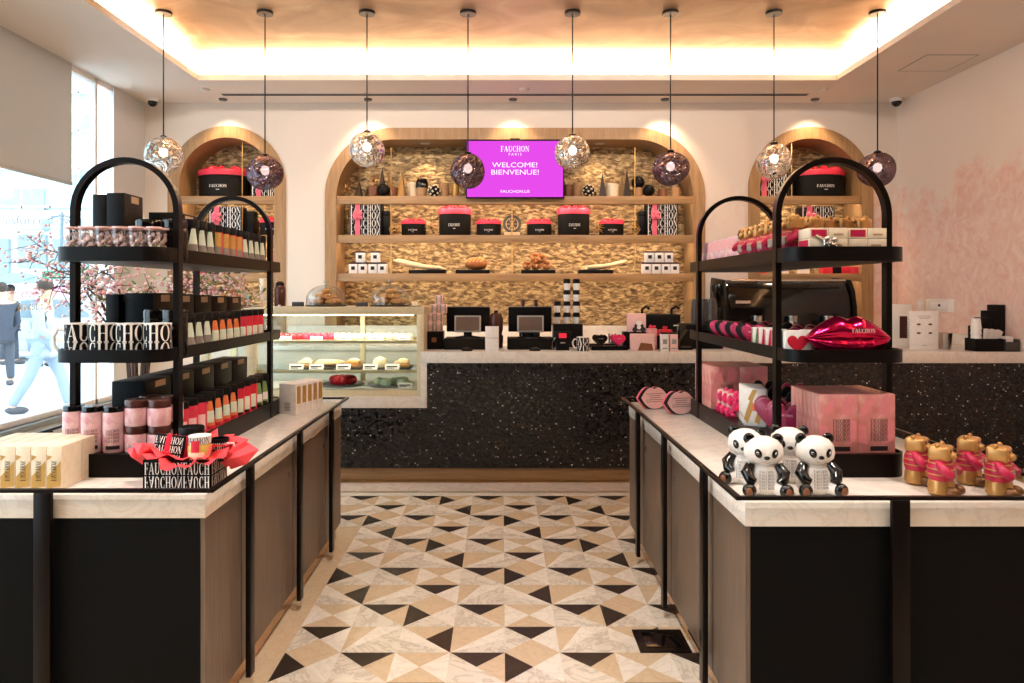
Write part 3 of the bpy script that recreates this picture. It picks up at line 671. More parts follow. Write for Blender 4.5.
# second shelf: slate boards with pastries and cards
for k, (px, nm, m) in enumerate(((306, 'pale layered cake slice', 'cream_cake'), (326, 'golden long eclair', 'pale_bread'), (353, 'cream and caramel slice', 'bread'), (380, 'round cream dome cake', 'cream_cake'), (402, 'small caramel cream cake', 'pale_bread'))):
    y = 6.06; x = X(px, y)
    bd = tag(MB().box(-.085, .085, -.13, .13, 0, .008).build('slate_board', 'dark_grey', loc=(x, y, PS[1]), bev=.002), 'dark slate board under the %s in the pastry case' % nm, 'board', 'slate boards on the lower case shelf')
    t = thing('pastry', '%s on a slate board on the lower case shelf' % nm, 'pastry', (x, y, PS[1] + .008))
    if k == 3: MB().lathe([(0, 0), (.06, 0), (.064, .03), (.05, .065), (.02, .085), (0, .088)], 20).build('cake', m, t)
    elif k == 1: MB().ell((0, 0, .028), .1, .035, .028, 18, 10).build('bun', 'pale_bread', t); MB().ell((.05, .06, .028), .1, .035, .028, 18, 10).build('bun', 'pale_bread', t); MB().ell((0, 0, .05), .08, .02, .014, 14, 8).build('icing', 'cream_cake', t)
    else:
        MB().box(-.065, .065, -.05, .05, 0, .022).build('base', 'bread', t, bev=.006); MB().box(-.06, .06, -.045, .045, .022, .05).build('filling', m, t, bev=.008); MB().ell((.01, 0, .055), .045, .03, .018, 14, 8).build('topping', 'cream_cake', t)
    card('white price card before the %s' % nm, (X(px - 10, 5.89), 5.895, PS[1]), .12, .05)
# deck: red cake, green cakes on plates
ZDK = PZ0 + .055
def plate(label, loc, r):
    return tag(MB().lathe([(0, .004), (r*.6, .004), (r, .014), (r, .018), (r*.6, .008), (0, .008)], 32).build('plate', 'grey', loc=loc), label, 'plate')
y = 6.06
plate('grey plate under the glossy red cake in the case', (X(343, y), y, ZDK), .18)
t = thing('red_cake', 'glossy red ring cake on a plate at the bottom of the pastry case', 'cake', (X(343, y), y, ZDK + .009))
cb = MB(); nn = 10
for k in range(nn): a = 2*pi*k/nn; cb.ell((.078*cos(a), .078*sin(a), .038), .045, .045, .038, 12, 8)
cb.ell((0, 0, .038), .09, .09, .036, 16, 8)
cb.build('cake', 'berry', t)
plate('grey plate under the pale green cakes in the case', (X(391, y), y, ZDK), .2)
for k, (dx, dy) in enumerate(((-.1, 0), (-.035, -.06), (.035, .03), (.09, -.04), (.1, .06))):
    tag(MB().lathe([(0, 0), (.042, 0), (.048, .02), (.036, .05), (0, .06)], 18).build('cake', 'mint' if k < 3 else 'pale_green', loc=(X(391, y) + dx, y + dy, ZDK + .009)), 'pale green dome cake, %s from the window side on its plate' % ORD[k], 'cake', 'green cakes on the bottom plate')
card('white price card before the green cakes at the case bottom', (X(405, 5.88), 5.88, ZDK), .12, .045)
# cloches on the case
def cloche(px, label, pm_, plab_, ncat):
    y = 6.05; x = X(px, y); t = thing('glass_cloche', label, 'cloche', (x, y, PZ1))
    MB().lathe([(0, 0), (.17, 0), (.175, .012), (0, .012)], 36).build('base_plate', 'dark_grey', t)
    r = .165; hh = .185
    MB().lathe([(r, .013), (r, .06)] + [(r * cos(a), .06 + (hh - .06) * sin(a)) for a in [pi/2*k/10 for k in range(1, 11)]], 36).build('dome', 'dome_glass', t)
    MB().lathe([(.001, hh-.005), (.012, hh), (.01, hh + .012), (.022, hh + .024), (.02, hh + .04), (.001, hh + .046)], 20).build('knob', 'dome_glass', t)
    k = 0
    for dz, n, rr in ((.014, 6, .095), (.058, 4, .052), (.1, 1, .0)):
        for q in range(n):
            a = 2*pi*q/n + dz*9
            MBp = MB().ell((0, 0, .024), .05, .036, .026, 12, 8)
            for s in (-1, 0, 1): MBp.ell((.02*s, 0, .032), .012, .037, .02, 8, 6)
            o = MBp.build('pastry', pm_ if (k % 3 or pm_ == 'bread') else 'choc', loc=(x + rr*cos(a), y + rr*sin(a), PZ1 + dz)); o.rotation_euler = (0, 0, a + .6)
            tag(o, '%s, %s of its pile' % (plab_, 'bottom layer' if n == 6 else 'second layer' if n == 4 else 'topmost'), 'pastry', ncat); k += 1
    return t
cloche(229.5, 'glass cloche over pastries on the case, seen behind the window-side rack', 'bread', 'golden pastry under the cloche behind the window-side rack', 'pastries under the cloche behind the rack')
cloche(326, 'glass cloche over chocolate and golden pastries, middle of the case', 'bread', 'pastry under the middle cloche', 'pastries under the middle cloche')
cloche(390, 'glass cloche over golden croissants, nearest the tills', 'bread', 'golden croissant under the cloche nearest the tills', 'croissants under the cloche nearest the tills')
for px, lab in ((298, 'small black sign holder on the case between the first and middle cloches'), (362, 'small clear sign holder on the case between the middle and last cloches'), (415, 'small cream card on the case corner nearest the tills')):
    y = 5.9; t = thing('sign_holder', lab, 'sign holder', (X(px, y), y, PZ1))
    MB().box(-.05, .05, -.02, .02, 0, .005).build('foot', 'steel', t); MB().box(-.05 if px < 410 else -.025, .05 if px < 410 else .025, -.003, .003, .005, .04).build('card', 'dark_grey' if px < 410 else 'cream', t, bev=.001)
# ------------------------------------------------------------------ goods on the niche shelves
def bow(mb, c, s, m=0, loops=4):
    for k in range(loops):
        a = pi * (k + .5) / loops * 2
        mb.ell((0, 0, 0), s*.55, s*.2, s*.32, 10, 8, m, Matrix.Translation((c[0] + s*.5*cos(a), c[1], c[2] + s*.38*sin(a))) @ Matrix.Rotation(-a*.5, 4, 'Y'))
    mb.ell(c, s*.22, s*.25, s*.22, 10, 8, m)
def hatbox(r, h):
    t = thing('hat_box', 'x', 'gift box', group='black hat boxes with red lids')
    lh = h * .2
    MB().lathe([(0, 0), (r*.97, 0), (r, .006), (r, h - lh)], 36, sy=.7).build('box', 'soft_black', t)
    MB().lathe([(r*1.04, h - lh), (r*1.05, h - .008), (r*1.02, h), (0, h + .004)], 36, sy=.7).build('lid', 'coral', t)
    tp = MB(); rnd = random.Random(3)
    for k in range(9):
        a = k * 2.4; tp.ell((0, 0, 0), r*.3, r*.12, r*.16, 10, 6, 0, Matrix.Translation((r*.6*cos(a), r*.35*sin(a), h + .008)) @ Matrix.Rotation(a, 4, 'Z') @ Matrix.Rotation(.5, 4, 'X'))
    tp.build('bow', 'red', t)
    L_ = MB(); w = r * .72
    def fn(u, v): a = u / r; return ((r + .001) * sin(a), -(r*.7 + .0012) * cos(a), v)
    L_.polys(shift(serif('FAUCHON', w, h*.1), -w/2, h*.34), fn); L_.polys(shift(lines(w*.3, h*.035, 1), -w*.15, h*.25), fn)
    L_.build('lettering', 'print_white', t, smooth=False, fix=False)
    return t
HB = {k: Proto(lambda k=k: hatbox(*k)) for k in ((.175, .30), (.135, .165), (.27, .30))}
def letterbox(w, h, d):
    t = thing('letter_print_box', 'x', 'gift box')
    MB().box(-w/2, w/2, 0, d, 0, h).build('box', 'black', t, bev=.002)
    MB().polys(shift(pattern(w, h, 4, mirror=True), -w/2, 0), front(0, 0, -.0012)).build('lettering', 'print_white', t, smooth=False, fix=False)
    rb = MB().box(-w*.33, -w*.17, -.004, d + .001, 0.0, h + .002); rb.build('ribbon', 'pink_ribbon', t)
    b = MB(); bow(b, (-w*.25, -.03, h*.62), w*.2); b.build('bow', 'pink_ribbon', t)
    return t
LB = Proto(lambda: letterbox(.34, .345, .16)); LBs = Proto(lambda: letterbox(.36, .31, .16))
def blackbox(w, h, d, name='gift_box'):
    t = thing(name, 'x', 'gift box')
    MB().box(-w/2, w/2, 0, d, 0, h * .8).build('box', 'black', t, bev=.002); MB().box(-w/2 - .002, w/2 + .002, -.002, d + .002, h * .8, h).build('lid', 'black', t, bev=.002)
    return t
BBx = Proto(lambda: blackbox(.075, .27, .14))
SD = 7.64                                        # goods stand this far back
def on(px, k, y=SD): return (X(px, y), y, SH[k])
# shelf two of the wide niche
for px, lab in ((365.5, 'letter-print box with pink bow on the window-side end of the second shelf'), (662.5, 'letter-print box with pink bow on the mural-side end of the second shelf')): LB(on(px, 1), lab)
for px, lab in ((385.5, 'tall black box on the second shelf beside the window-side letter-print box'), (643, 'tall black box on the second shelf beside the mural-side letter-print box')): BBx(on(px, 1, 7.7), lab)
gp = 'black hat boxes with red lids'
for px, k, lab in ((412, (.135, .165), 'small black hat box with red lid, first on the second shelf from the window'), (454, (.175, .30), 'tall black hat box with red lid, second shelf, window side of the round plate'),
                   (488.5, (.135, .165), 'small black hat box with red lid just window-side of the round plate'), (540, (.135, .165), 'small black hat box with red lid just mural-side of the round plate'),
                   (575, (.175, .30), 'tall black hat box with red lid, second shelf, mural side of the round plate'), (613.5, (.135, .165), 'small black hat box with red lid beside the starburst and wire ball')):
    HB[k]((X(px, SD), SD + .15, SH[1]), lab, group=gp)
def starburst(r):
    t = thing('starburst_ornament', 'x', 'ornament')
    MB().ell((0, 0, r), r*.2, r*.2, r*.2, 10, 8).build('core', 'cone_dark', t)
    m = MB(); rnd = random.Random(5)
    for k in range(26):
        z = 1 - 2 * (k + .5) / 26; a = k * 2.39996; q = math.sqrt(1 - z*z)
        d = Vector((q * cos(a), q * sin(a), z)); m.tube([Vector((0, 0, r)) + d * r * .1, Vector((0, 0, r)) + d * r], [r*.045, r*.012], 5)
    m.build('spike_cluster', 'brass', t); return t
STB = Proto(lambda: starburst(.085))
def wireball(r):
    t = thing('wire_ball_ornament', 'x', 'ornament')
    m = MB()
    for k in range(7):
        M = Matrix.Translation((0, 0, r)) @ Matrix.Rotation(k * .9, 4, 'Z') @ Matrix.Rotation(pi/2 * (k % 3) / 1.5 + .3, 4, 'X')
        m.tube([(r*.96*cos(a), r*.96*sin(a), 0) for a in [2*pi*i/20 for i in range(20)]], r*.05, 6, closed=True, M=M)
    m.build('wire_cage', 'brass', t); MB().ell((0, 0, r), r*.5, r*.5, r*.5, 14, 10).build('core', 'cone_dark', t); return t
WBL = Proto(lambda: wireball(.065))
for px, lab in ((431, 'brass starburst ornament between the first two hat boxes from the window'), (597, 'brass starburst ornament between the last two hat boxes near the mural side')): STB(on(px, 1, 7.66), lab)
for px, lab in ((395, 'brass wire ball on the second shelf beside the first small hat box'), (634.5, 'brass wire ball on the second shelf beside the mural-side black box')): WBL(on(px, 1, 7.67), lab)
t = thing('display_plate', 'round dark plate on a pale wooden stand, centre of the second shelf', 'plate', on(512, 1, 7.7))
MB().box(-.085, .085, -.05, .05, 0, .035).build('stand', 'pale_bread', t, bev=.004)
M = Matrix.Translation((0, .0, .125)) @ Matrix.Rotation(pi/2 - .15, 4, 'X')
MB().lathe([(0, 0), (.07, 0), (.1, .012), (.1, .017), (.068, .007), (0, .007)], 36, M=M).build('plate', 'dark_grey', t)
m = MB()
for k in range(6): a = k * pi / 3; m.tube([(0, 0, .012), (.062*cos(a), .062*sin(a), .012)], .004, 6, M=M)
m.tube([(.066*cos(2*pi*i/24), .066*sin(2*pi*i/24), .012) for i in range(24)], .004, 6, closed=True, M=M); m.build('star_motif', 'brass', t)
# shelf three: tins, breads on boards
def tin():
    t = thing('tea_tin', 'x', 'tin')
    MB().box(-.047, .047, 0, .09, 0, .105).build('body', 'white', t, bev=.005); MB().box(-.049, .049, -.002, .092, .105, .122).build('lid', 'lid_dark', t, bev=.004)
    MB().box(-.02, .02, -.0015, 0, .04, .078).build('emblem', 'print_dark', t, smooth=False); return t
TIN = Proto(tin)
for side, bx, txs, who in (('window', (353, 362.5, 372.5, 382), (360, 375), 'window'), ('mural', (647, 656.5, 666, 675), (650, 659.5, 669), 'mural')):
    for k, px in enumerate(bx): TIN(on(px, 2), 'white tea tin, bottom row of the %s-side stack, %s from the window' % (who, ORD[k]), group='white tea tins on the third shelf')
    for k, px in enumerate(txs): a = on(px, 2); TIN((a[0], a[1], a[2] + .122), 'white tea tin, top row of the %s-side stack, %s from the window' % (who, ORD[k]), group='white tea tins on the third shelf')
BRD = Proto(lambda: tag(MB().box(-.2, .2, -.09, .09, 0, .042).build('bread_board', 'black', bev=.004), 'x', 'board'))
for px, lab in ((428, 'black board under the two long baguettes near the window-side tins'), (473, 'black board under the round brown loaf'), (538, 'black board under the curled brown breads'), (595, 'black board under the two baguettes near the mural-side tins')):
    BRD((X(px, 7.75), 7.74, SH[2]), lab, scale=(1, 1, 1) if px in (428,) else (.93, 1, 1))
def baguette(ln, r, bend):
    m = MB(); pts = []; rr = []
    for k in range(15):
        u = k / 14 * 2 - 1; pts.append((u * ln / 2, 0, r + bend * u * u)); rr.append(r * max(.25, math.sqrt(max(0, 1 - abs(u) ** 5))))
    m.tube(pts, rr, 12); return m
def bread(m, label, loc, rot, slash=True, mat='pale_bread'):
    t = thing('baguette', label, 'bread', loc); m.build('crust', mat, t); t.rotation_euler = rot
    return t
zb = SH[2] + .042
for k, (px, dz, dy, ry, rz, ln) in enumerate(((417, .02, -.03, .16, .05, .52), (420, .022, .035, .2, -.08, .56))):
    bread(baguette(ln, .026, .02), 'long pale baguette near the window-side tins, %s of the two' % ('front' if k == 0 else 'rear'), (X(px, 7.74), 7.74 + dy, zb + dz), (0, ry, rz))
for k, (px, dz, dy, ry, rz, ln) in enumerate(((605, .02, -.03, -.12, -.05, .42), (607, .022, .035, -.2, .08, .48))):
    bread(baguette(ln, .024, .015), 'pale baguette near the mural-side tins, %s of the two' % ('front' if k == 0 else 'rear'), (X(px, 7.74), 7.74 + dy, zb + dz), (0, ry, rz))
t = thing('round_loaf', 'round brown scored loaf on a black board, third shelf', 'bread', (X(476, 7.74), 7.74, zb))
MB().ell((0, 0, .068), .125, .085, .068, 24, 14).build('crust', 'crust', t)
m = MB()
for k in range(-2, 3): m.tube([(k*.04 - .03 + .06*q/6, -.086*math.sqrt(max(0, 1-((k*.04 - .03 + .06*q/6)/.125)**2))*cos(pi*(.1+.5*q/6)) , .068 + .068*math.sqrt(max(0, 1-((k*.04 - .03 + .06*q/6)/.125)**2))*sin(pi*(.1+.5*q/6))) for q in range(7)], .006, 6)
m.build('score_line', 'bread', t)
for k, (dx, dz, r) in enumerate(((-.12, 0, .05), (-.02, 0, .055), (.09, 0, .05), (-.03, .085, .055), (.04, .075, .05))):
    t = tag(MB().tube([(r*.62*cos(a), r*.25*sin(3*a), r + r*.62*sin(a)) for a in [2*pi*i/22 for i in range(22)]], r*.4, 9, closed=True).build('curled_bread', 'crust', loc=(X(538, 7.74) + dx, 7.74 + (.03 if k % 2 else -.03), zb + dz)), 'curled brown bread on its black board, %s counted from the window-side bottom' % ORD[k], 'bread', 'curled breads on the third shelf')
# shelf one: cones, balls, cups
def cone(h, r, m, label, loc, rz=.6):
    t = tag(MB().lathe([(r, 0), (.001, h)], 4).build('cone_ornament', m, loc=loc, ang=10), label, 'ornament', 'pyramid cones on the top shelf'); t.rotation_euler[2] = rz; return t
for px, h, r, m, dy, lab in ((359, .19, .055, 'cone_dark', .0, 'dark pyramid cone, nearest the window on the top shelf'), (382, .33, .062, 'cone_dark', .02, 'tallest dark pyramid cone behind the black ball, window side'), (387.5, .3, .05, 'cone_gold', .1, 'slim gold pyramid cone just behind the tallest dark one'),
                   (402, .3, .058, 'cone_gold', 0, 'gold pyramid cone between black ball and cream vase'), (366.5, .11, .04, 'cone_dark', .03, 'smallest dark pyramid cone near the starburst pot'), (595.5, .17, .035, 'cone_gold', .06, 'slim gold pyramid cone beside the black dotted ball, mural side of the screen'),
                   (602.5, .28, .055, 'cone_dark', 0, 'dark gold pyramid cone mural side of the screen'), (627, .31, .06, 'cone_dark', .0, 'tall dark pyramid cone beside the cup with the black ball'), (623.5, .28, .05, 'cone_gold', .1, 'gold pyramid cone just behind the tall dark one, mural side'), (653, .19, .05, 'cone_gold', .03, 'gold pyramid cone beyond the black ball, nearest the mural wall')):
    a = on(px, 0, 7.7); cone(h, r, m, lab, (a[0], a[1] + dy, a[2]))
a = on(345, 0, 7.7); STB((a[0] + .02, a[1], a[2]), 'brass starburst ornament at the window-side end of the top shelf')
a = on(373.5, 0, 7.7); tag(MB().lathe([(0, 0), (.055, 0), (.065, .12), (.058, .12), (.05, .1), (0, .1)], 24).build('plant_pot', 'brown', loc=a), 'brown pot under the starburst on the top shelf', 'pot')
STB((a[0], a[1], a[2] + .1005), 'brass starburst ornament sitting on the brown pot', scale=.95)
def ball(px, r, m, lab, dy=-.03, dz=0):
    a = on(px, 0, 7.7); return tag(MB().ell((0, 0, r), r, r, r, 20, 14).build('ball_ornament', m, loc=(a[0], a[1] + dy, a[2] + dz)), lab, 'ornament')
ball(384, .07, 'black', 'black ball in front of the tallest dark cone'); ball(648, .067, 'black', 'black ball beside the cup, on the top shelf near the mural side')
a = on(638, 0, 7.7)
MBc = MB().lathe([(0, 0), (.045, 0), (.055, .1), (.05, .1), (.042, .01), (0, .01)], 24)
tag(MBc.build('paper_cup', 'kraft', loc=(a[0], a[1], a[2])), 'kraft cup holding a black ball on the top shelf', 'cup')
ball(638, .072, 'black', 'black ball sitting in the kraft cup', 0, .085)
t = thing('domed_cup', 'kraft cup with glossy black domed lid on the top shelf', 'cup', on(422, 0, 7.7))
MB().lathe([(0, 0), (.05, 0), (.062, .1)], 24).build('cup', 'kraft', t); MB().lathe([(.068, .1), (.07, .12), (.068, .14), (.066, .165), (.05, .2), (.0, .21)], 24).build('lid', 'gloss_black', t)
def dotball(px, lab):
    r = .066; t = thing('dotted_ball', lab, 'ornament', on(px, 0, 7.68)); MB().ell((0, 0, r), r, r, r, 20, 14).build('ball', 'gloss_black', t)
    m = MB()
    for k in range(26):
        z = 1 - 2 * (k + .5) / 26; q = math.sqrt(1 - z*z); d = Vector((q*cos(k*2.4), q*sin(k*2.4), z)); m.ell(Vector((0, 0, r)) + d * r * .98, .012, .012, .012, 8, 6)
    m.build('dot_pattern', 'cream', t)
dotball(434, 'black ball with cream dots on the window side of the screen'); dotball(588.5, 'black ball with cream dots on the mural side of the screen')
def canister(px, w, h, m, lab, cat='canister', dy=.06):
    a = on(px, 0, 7.7); t = thing('canister', lab, cat, (a[0], a[1] + dy, a[2]))
    MB().lathe([(0, 0), (w/2, 0), (w/2, h*.8)], 24).build('body', m, t); MB().lathe([(w/2*1.03, h*.8), (w/2*1.03, h), (0, h)], 24).build('lid', m, t); return t
canister(393, .1, .115, 'brown', 'brown canister behind the gold cone, window side'); canister(412, .13, .17, 'cream', 'cream canister behind the domed cup', dy=.12)
canister(443, .12, .15, 'kraft', 'kraft canister behind the dotted ball, window side'); canister(455, .08, .15, 'gold_matte', 'gold canister near the smoky pendant on the top shelf'); canister(568, .11, .14, 'brown', 'brown canister beside the screen, mural side')
canister(579, .12, .17, 'kraft', 'kraft canister behind the dotted ball, mural side', dy=.1); canister(613, .14, .15, 'cream', 'cream canister between the mural-side cones'); canister(664, .1, .09, 'brown', 'low brown canister under the purple pendant'); canister(677, .1, .11, 'kraft', 'kraft canister at the mural-side end of the top shelf')
# narrow niche by the window
HB[(.27, .30)]((X(223, 7.78), 7.82, SH[0]), 'large black hat box with red lid in the narrow niche by the window', group=gp)
LBs((X(266, 7.68), 7.68, SH[0]), 'letter-print box behind the smoky pendant in the window-side narrow niche', scale=(.9, 1, .85))
LBs((X(225, SD), SD, SH[1]), 'letter-print box with pink bow on the second shelf of the window-side narrow niche')
BBx((X(250, 7.7), 7.7, SH[1]), 'tall black box on the second shelf of the window-side narrow niche')
HB[(.135, .165)]((X(269, SD), SD + .12, SH[1]), 'small black hat box with red lid in the window-side narrow niche', group=gp, scale=(1, 1, 1.1))
def ribbonbox(m='red'):
    t = thing('ribbon_box', 'x', 'gift box'); MB().box(-.07, .07, 0, .12, 0, .2).build('box', m, t, bev=.003)
    b = MB(); 
    for z in (.05, .12, .18): bow(b, (0, -.025, z), .07)
    b.build('bow', 'pink_ribbon', t); return t
RBX = Proto(ribbonbox)
RBX((X(274, SD), SD + .06, SH[2]), 'red box smothered in pink bows, third shelf of the window-side narrow niche')
for k, px in enumerate((196, 207, 221, 236)):
    tag(MB().box(-.055, .055, 0, .1, 0, .06).build('small_box', ('red', 'coral', 'black', 'black')[k], loc=(X(px, SD), SD + .02, SH[2]), bev=.004), 'small %s box on the third shelf of the window-side niche, %s from the window' % (('red', 'coral', 'black', 'black')[k], ORD[k]), 'box')
# narrow niche by the mural wall
LBs((X(772, SD), SD, SH[0]), 'letter-print box in the top of the mural-side narrow niche', scale=(.95, 1, 1.1))
HB[(.27, .30)]((X(820, 7.78), 7.82, SH[0]), 'large black hat box with red lid in the mural-side narrow niche', group=gp)
LBs((X(818, SD), SD, SH[1]), 'letter-print box with pink bow on the second shelf of the mural-side niche')
for k, px in enumerate((763, 785, 806, 829, 838, 847, 856)):
    m = ('coral', 'white', 'white', 'red', 'black', 'red', 'coral')[k]
    tag(MB().box(-.05, .05, 0, .1, 0, .075).build('small_box', m, loc=(X(px, SD), SD + .02, SH[2]), bev=.004), 'small %s box on the third shelf of the mural-side niche, %s from the window' % (m, ORD[k]), 'box')
# ------------------------------------------------------------------ window-side rack
LX = -1.462
TOP, MID, BAS = .0, 0, 0
zt, zm, zb_ = RT[0][2], RT[1][2], RT[2][1] - .004
def tea_tube(kind):
    """printed tea canister with black lid; kind gives the print"""
    r, h = .034, .165; t = thing('tea_canister', 'x', 'tea canister')
    base = {'white': 'gloss_black', 'redgold': 'red', 'orange': 'gloss_black', 'red': 'red', 'green': 'gloss_black', 'coral': 'coral'}[kind]
    MB().lathe([(0, 0), (r, 0), (r, h * .82)], 20).build('body', base, t)
    MB().lathe([(r*1.03, h * .82), (r*1.03, h - .004), (r*.96, h), (0, h)], 20).build('lid', 'black', t)
    up = h * .82
    def fan(w0, w1, z0, z1, n=5, c=6):
        out = []
        for k in range(n):
            a, b_ = w0 + (w1-w0)*k/n, w0 + (w1-w0)*(k+1)/n; p, q_ = z0 + (z1-z0)*k/n, z0 + (z1-z0)*(k+1)/n
            for i in range(c): s, e = -1 + 2*i/c, -1 + 2*(i+1)/c; out.append([(a*s, p), (a*e, p), (b_*e, q_), (b_*s, q_)])
        return out
    def wide(w, z0, z1): return [_bar(-w + 2*w*k/6, z0, -w + 2*w*(k+1)/6, z1) for k in range(6)]
    A = .78                                        # prints turned towards the aisle corner
    pr = MB(); f = wrap(r, 0, A)
    if kind in ('white', 'green'):
        pr.polys(fan(.03, .008, .012, up * .95), f); pr.build('flower_print', 'pale_green' if kind == 'white' else 'leaf', t, smooth=False, fix=False)
        q = MB().polys(wide(.02, .03, .07), wrap(r, 0, A, .0014)); q.build('label_text', 'print_white' if kind == 'green' else 'grey_print', t, smooth=False, fix=False)
        MB().polys(wide(.014, .008, .022), wrap(r, 0, A, .0016)).build('foot_label', 'print_dark', t, smooth=False, fix=False)
    elif kind in ('orange',):
        pr.polys(fan(.034, .008, .0, up * .95), f); pr.build('flower_print', 'orange', t, smooth=False, fix=False)
        MB().polys(wide(.018, .035, .085), wrap(r, 0, A, .0014)).build('label_text', 'pale_green', t, smooth=False, fix=False)
        MB().polys(wide(.03, .006, .022), wrap(r, 0, A, .0016)).build('foot_label', 'red', t, smooth=False, fix=False)
    elif kind == 'redgold':
        pr.polys(wide(.022, .075, up * .98), f); pr.build('gold_print', 'gold_matte', t, smooth=False, fix=False)
        MB().polys(wide(.022, .035, .075), wrap(r, 0, A)).build('label_text', 'grey_print', t, smooth=False, fix=False)
        MB().polys(wide(.022, .015, .034), wrap(r, 0, A)).build('foot_label', 'print_dark', t, smooth=False, fix=False)
    else:
        pr.polys(wide(.018, .02, .085), f); pr.build('label_text', 'pale_green' if kind == 'red' else 'pale_pink', t, smooth=False, fix=False)
        MB().polys(wide(.014, .008, .02), wrap(r, 0, A, .0014)).build('foot_label', 'print_dark', t, smooth=False, fix=False)
    return t
TT = {k: Proto(lambda k=k: tea_tube(k)) for k in ('white', 'redgold', 'orange', 'red', 'green', 'coral')}
nm = {'white': 'black tea canister with pale flower print', 'redgold': 'red tea canister with gold print', 'orange': 'black tea canister with orange flower print', 'red': 'bright red tea canister', 'green': 'black tea canister with green leaf print', 'coral': 'coral tea canister'}
rowx = LX + .168
def row(tier, z, kinds, y0, dy, x=rowx, where='aisle-side row', sc=None):
    for k, kd in enumerate(kinds):
        TT[kd]((x, y0 + k * dy, z), '%s, %s in the %s-tier row facing the aisle' % (nm[kd], ORD[k], tier), group='tea canisters on the %s tier' % tier, scale=sc)
row('top', zt, ['white', 'white', 'white', 'redgold', 'redgold', 'redgold', 'redgold', 'white', 'white', 'white', 'white'], 2.93, .083, sc=(1, 1, 1.08))
row('middle', zm, ['white', 'white', 'white', 'orange', 'orange', 'orange', 'orange', 'red', 'red', 'red', 'red'], 2.90, .083)
row('bottom', zb_, ['coral', 'coral', 'coral', 'orange', 'orange', 'orange', 'orange', 'red', 'red', 'red', 'green', 'green'], 2.83, .088, sc=(1.05, 1.05, 1.0))
# black gift boxes with beige tags
def tagbox(w, d, h, front_tag=False):
    t = thing('gift_box', 'x', 'gift box'); MB().box(-w/2, w/2, 0, d, 0, h).build('box', 'black', t, bev=.002)
    MB().box(w/2, w/2 + .0012, d*.35, d*.75, h - .036, h - .008).build('tag_label', 'label_beige', t, smooth=False)
    MB().polys(lines(.05, .02, 3, .5), rside(d*.5 - .025, h*.3, w/2 + .001)).build('print', 'grey_print', t, smooth=False, fix=False); return t
TB = {k: Proto(lambda k=k: tagbox(*k)) for k in ((.055, .10, .285), (.075, .15, .29), (.13, .2, .23), (.12, .22, .26), (.12, .19, .245))}
TB[(.055, .10, .285)]((X(102, 2.96), 2.94, zt), 'narrow black gift box nearest the window on the top tier', group='black gift boxes with beige tags')
TB[(.075, .15, .29)]((X(115, 2.93) + .002, 2.93, zt), 'tall black gift box with beige tag on the top tier, above the clear tubes', group='black gift boxes with beige tags')
for k in range(4): TB[(.13, .2, .23)]((LX - .03 - (.02 if k else 0), 3.11 + k*.21, zt), 'black gift box with beige tag, %s back along the middle of the top tier' % ORD[k], group='black gift boxes with beige tags', scale=(1, 1, 1.0 - .03*k))
for k in range(5): TB[(.12, .19, .245)]((LX - .05 , 2.94 + k*.2, zm), 'black gift box with beige tag, %s back along the middle tier' % ORD[k], group='black gift boxes with beige tags', scale=(1, 1, 1.02 - .02*k))
t = TB[(.055, .10, .285)]((LX - .15, 2.92, zm), 'narrow black gift box at the window-side edge of the middle tier', group='black gift boxes with beige tags', scale=(1, 1, .86))
for k in range(5): TB[(.12, .22, .26)]((LX - .05, 2.86 + k*.23, zb_), 'black gift box with beige tag, %s back along the bottom tier' % ORD[k], group='black gift boxes with beige tags', scale=(1.15, 1, .92))
# clear tubes of flowers at the front of the top tier
def flower_tube(seed):
    r, h = .028, .12; t = thing('flower_tube', 'x', 'flower tube')
    MB().lathe([(r*.95, .001), (r, .003), (r, h - .002)], 18).build('clear_tube', 'tube_glass', t)
    MB().lathe([(0, h-.003), (r*1.01, h - .003), (r*1.01, h + .004), (0, h + .004)], 18).build('cap', 'pale_pink', t)
    rnd = random.Random(seed)
    for nm_, m, n in (('petal_filling', 'blossom_pale', 30), ('leaf_filling', 'leaf' if seed % 2 else 'pale_pink', 7), ('stem_filling', 'grey_print', 5)):
        b = MB()
        for q in range(n):
            a = rnd.uniform(0, 6.3); rr = rnd.uniform(.004, .018); b.ell((rr*cos(a), rr*sin(a), rnd.uniform(.008, .1 if nm_ == 'petal_filling' else .06)), .007, .007, .008 if nm_ != 'stem_filling' else .014, 7, 5)
        b.build(nm_, m, t)
    return t
FT = [Proto(lambda s=s: flower_tube(s)) for s in (1, 2)]
for k in range(6):
    FT[0 if k > 3 else k % 2]((LX - .168 + k * .0625, 2.665 + (.012 if k in (0,) else 0) + (.01 if k == 5 else 0), zt), 'clear tube of pale dried flowers, %s from the window on the top tier' % ORD[k], group='clear flower tubes on the top tier')
for k in range(6): FT[(k + 1) % 2]((LX - .168 + k * .0625, 2.73, zt), 'clear flower tube in the second row of the top tier, %s from the window' % ORD[k], group='clear flower tubes on the top tier')
